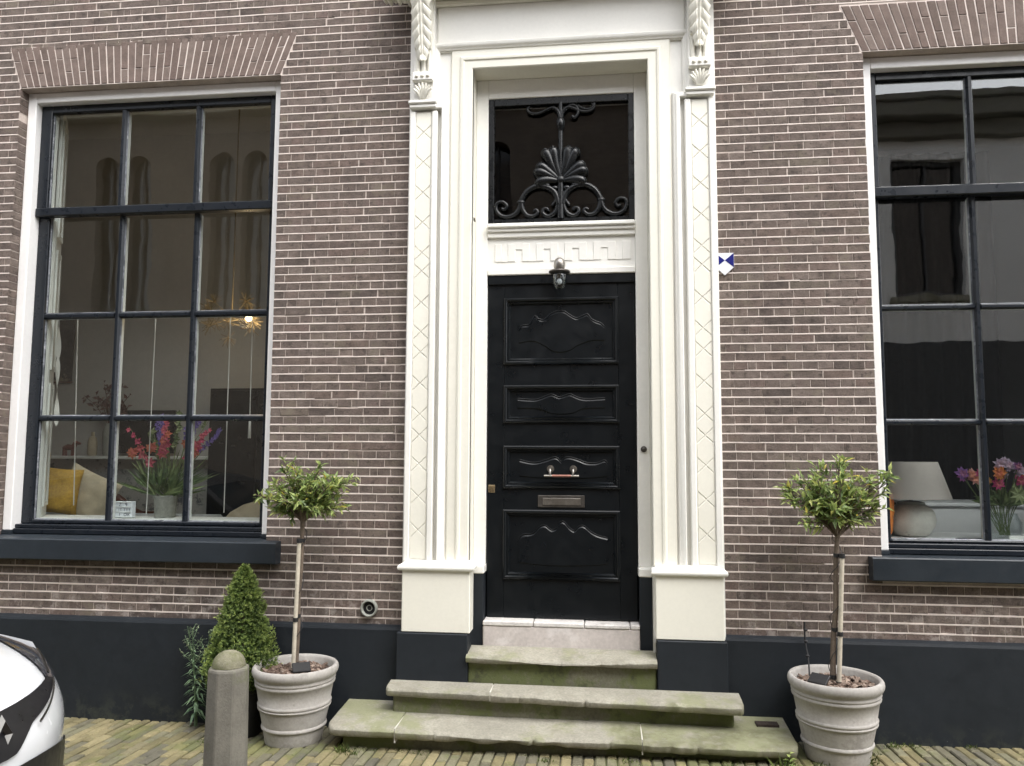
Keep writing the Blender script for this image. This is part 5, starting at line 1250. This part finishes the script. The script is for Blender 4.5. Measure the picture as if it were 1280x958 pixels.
# ------------------------------------------------------------------ across the street (seen mirrored in the panes)
M['plas']=mat('pale_stucco',(.84,.84,.84),.85,.06,2,30,.2); M['obrick']=mat('dark_facade_brick',(.25,.215,.18),.9,.2,5,40,.4); M['tile']=mat('dark_roof_tile',(.06,.05,.045),.8,.2,5,40,.3)
M['shop']=mat('dark_shopfront_paint',(.06,.062,.066),.5,.1,3,30,.1)
OY=-7.0
t=thing('opposite_house','pale stucco house across the street with dark shopfront','house',(6,OY,0))
def facade(t,x0,x1,zc,wins,m_,zbase,deep=5):
    zs_=sorted({zbase,zc}|{v for w_ in wins for v in w_[2:4]}); mb=MB()
    for a,b_ in zip(zs_[:-1],zs_[1:]):
        xs=[x0]
        for w_ in sorted(wins):
            if w_[2]<=a and b_<=w_[3]: xs+=[w_[0],w_[1]]
        xs.append(x1)
        for k in range(0,len(xs),2): mb.box(xs[k],xs[k+1],OY-deep,OY,a,b_) if False else mb.box(xs[k],xs[k+1],OY-.35,OY,a,b_)
    part(mb,'wall',m_,t)
    for w_ in wins:
        wn=part(B(w_[0],w_[0]+.07,OY-.2,OY-.12,w_[2],w_[3]).box(w_[1]-.07,w_[1],OY-.2,OY-.12,w_[2],w_[3]).box(w_[0],w_[1],OY-.2,OY-.121,w_[2],w_[2]+.07).box(w_[0],w_[1],OY-.2,OY-.121,w_[3]-.07,w_[3]).box((w_[0]+w_[1])/2-.02,(w_[0]+w_[1])/2+.02,OY-.2,OY-.122,w_[2],w_[3]),'window',M['shop'],t)
        part(B(w_[0],w_[1],OY-.34,OY-.19,w_[2],w_[3]),'pane',M['cglass'],wn); part(B(w_[0]-.08,w_[1]+.08,OY-.1,OY+.08,w_[2]-.09,w_[2]-.001),'window_sill',M['stone'],wn)
facade(t,2.0,13.0,6.26,[(4.25,5.25,3.93,5.97),(6.6,7.6,3.93,5.97),(8.9,9.9,3.93,5.97),(2.45,3.1,3.93,5.97)],M['plas'],3.25)
part(B(2.0,13.0,OY-.4,OY+.03,-.8,3.25),'shopfront',M['shop'],t)
part(B(1.95,13.05,OY-.3,OY+.14,6.262,6.50,.02).box(1.9,13.1,OY-.3,OY+.30,6.502,6.74,.02).box(1.9,13.1,OY-.3,OY+.36,6.742,6.84,.01),'cornice',M['concrete'],t)
mb=MB(); mb.add([(1.9,OY+.3,6.842),(13.1,OY+.3,6.842),(13.1,OY-5,6.9),(1.9,OY-5,6.9),(1.9,OY-4,7.5),(13.1,OY-4,7.5)],[(0,1,5,4),(4,5,2,3),(0,4,3),(1,2,5)]); part(mb,'roof',M['tile'],t)
part(B(2.0,13,OY-5,OY-.41,-.8,6.25),'rear_block',M['obrick'],t)
t=thing('opposite_hall','dark brick hall across the street with pairs of tall arched windows','hall',(-6,OY,0))
mb=MB(); arc=[]
pairs=[(-11.9,),(-9.9,),(-7.9,),(-5.9,),(-3.9,),(-1.9,)]
mb.box(-14,1.95,OY-5,OY-.25,-.8,7.1)
lan=[(pc[0]+o-.22,pc[0]+o+.22) for pc in pairs for o in (-.28,.28)]
xs=[-14]+[v for l in sorted(lan) for v in l]+[1.95]
for k in range(0,len(xs),2): mb.box(xs[k],xs[k+1],OY-.2495,OY,3.85,6.3)
mb.box(-14,1.95,OY-.2495,OY,-.8,3.85).box(-14,1.95,OY-.2495,OY,6.5201,7.1)
for a,b_ in lan:   # round heads
    c=(a+b_)/2; r=(b_-a)/2
    for q in (-1,1):
        pts=[(c+q*r,6.3),(c+q*r,6.52),(c,6.52)]+[(c+q*r*sin(PI/2*k/6),6.3+r*cos(PI/2*k/6)) for k in range(7)]
        mb.extr(pts,OY-.0,OY-.2495)
for k in range(0,len(xs),2): mb.box(xs[k],xs[k+1],OY-.2495,OY-.0003,6.3,6.52)
part(mb,'wall',M['obrick'],t)
for a,b_ in lan:
    c=(a+b_)/2; part(B(a,b_,OY-.249,OY-.20,3.85,6.52),'pane',M['cglass'],t); part(B(c-.02,c+.02,OY-.199,OY-.16,3.85,6.5),'window_bar',M['shop'],t)
part(B(-14.1,2.0,OY-.3,OY+.25,7.1005,7.4,.02),'cornice',M['stone'],t)
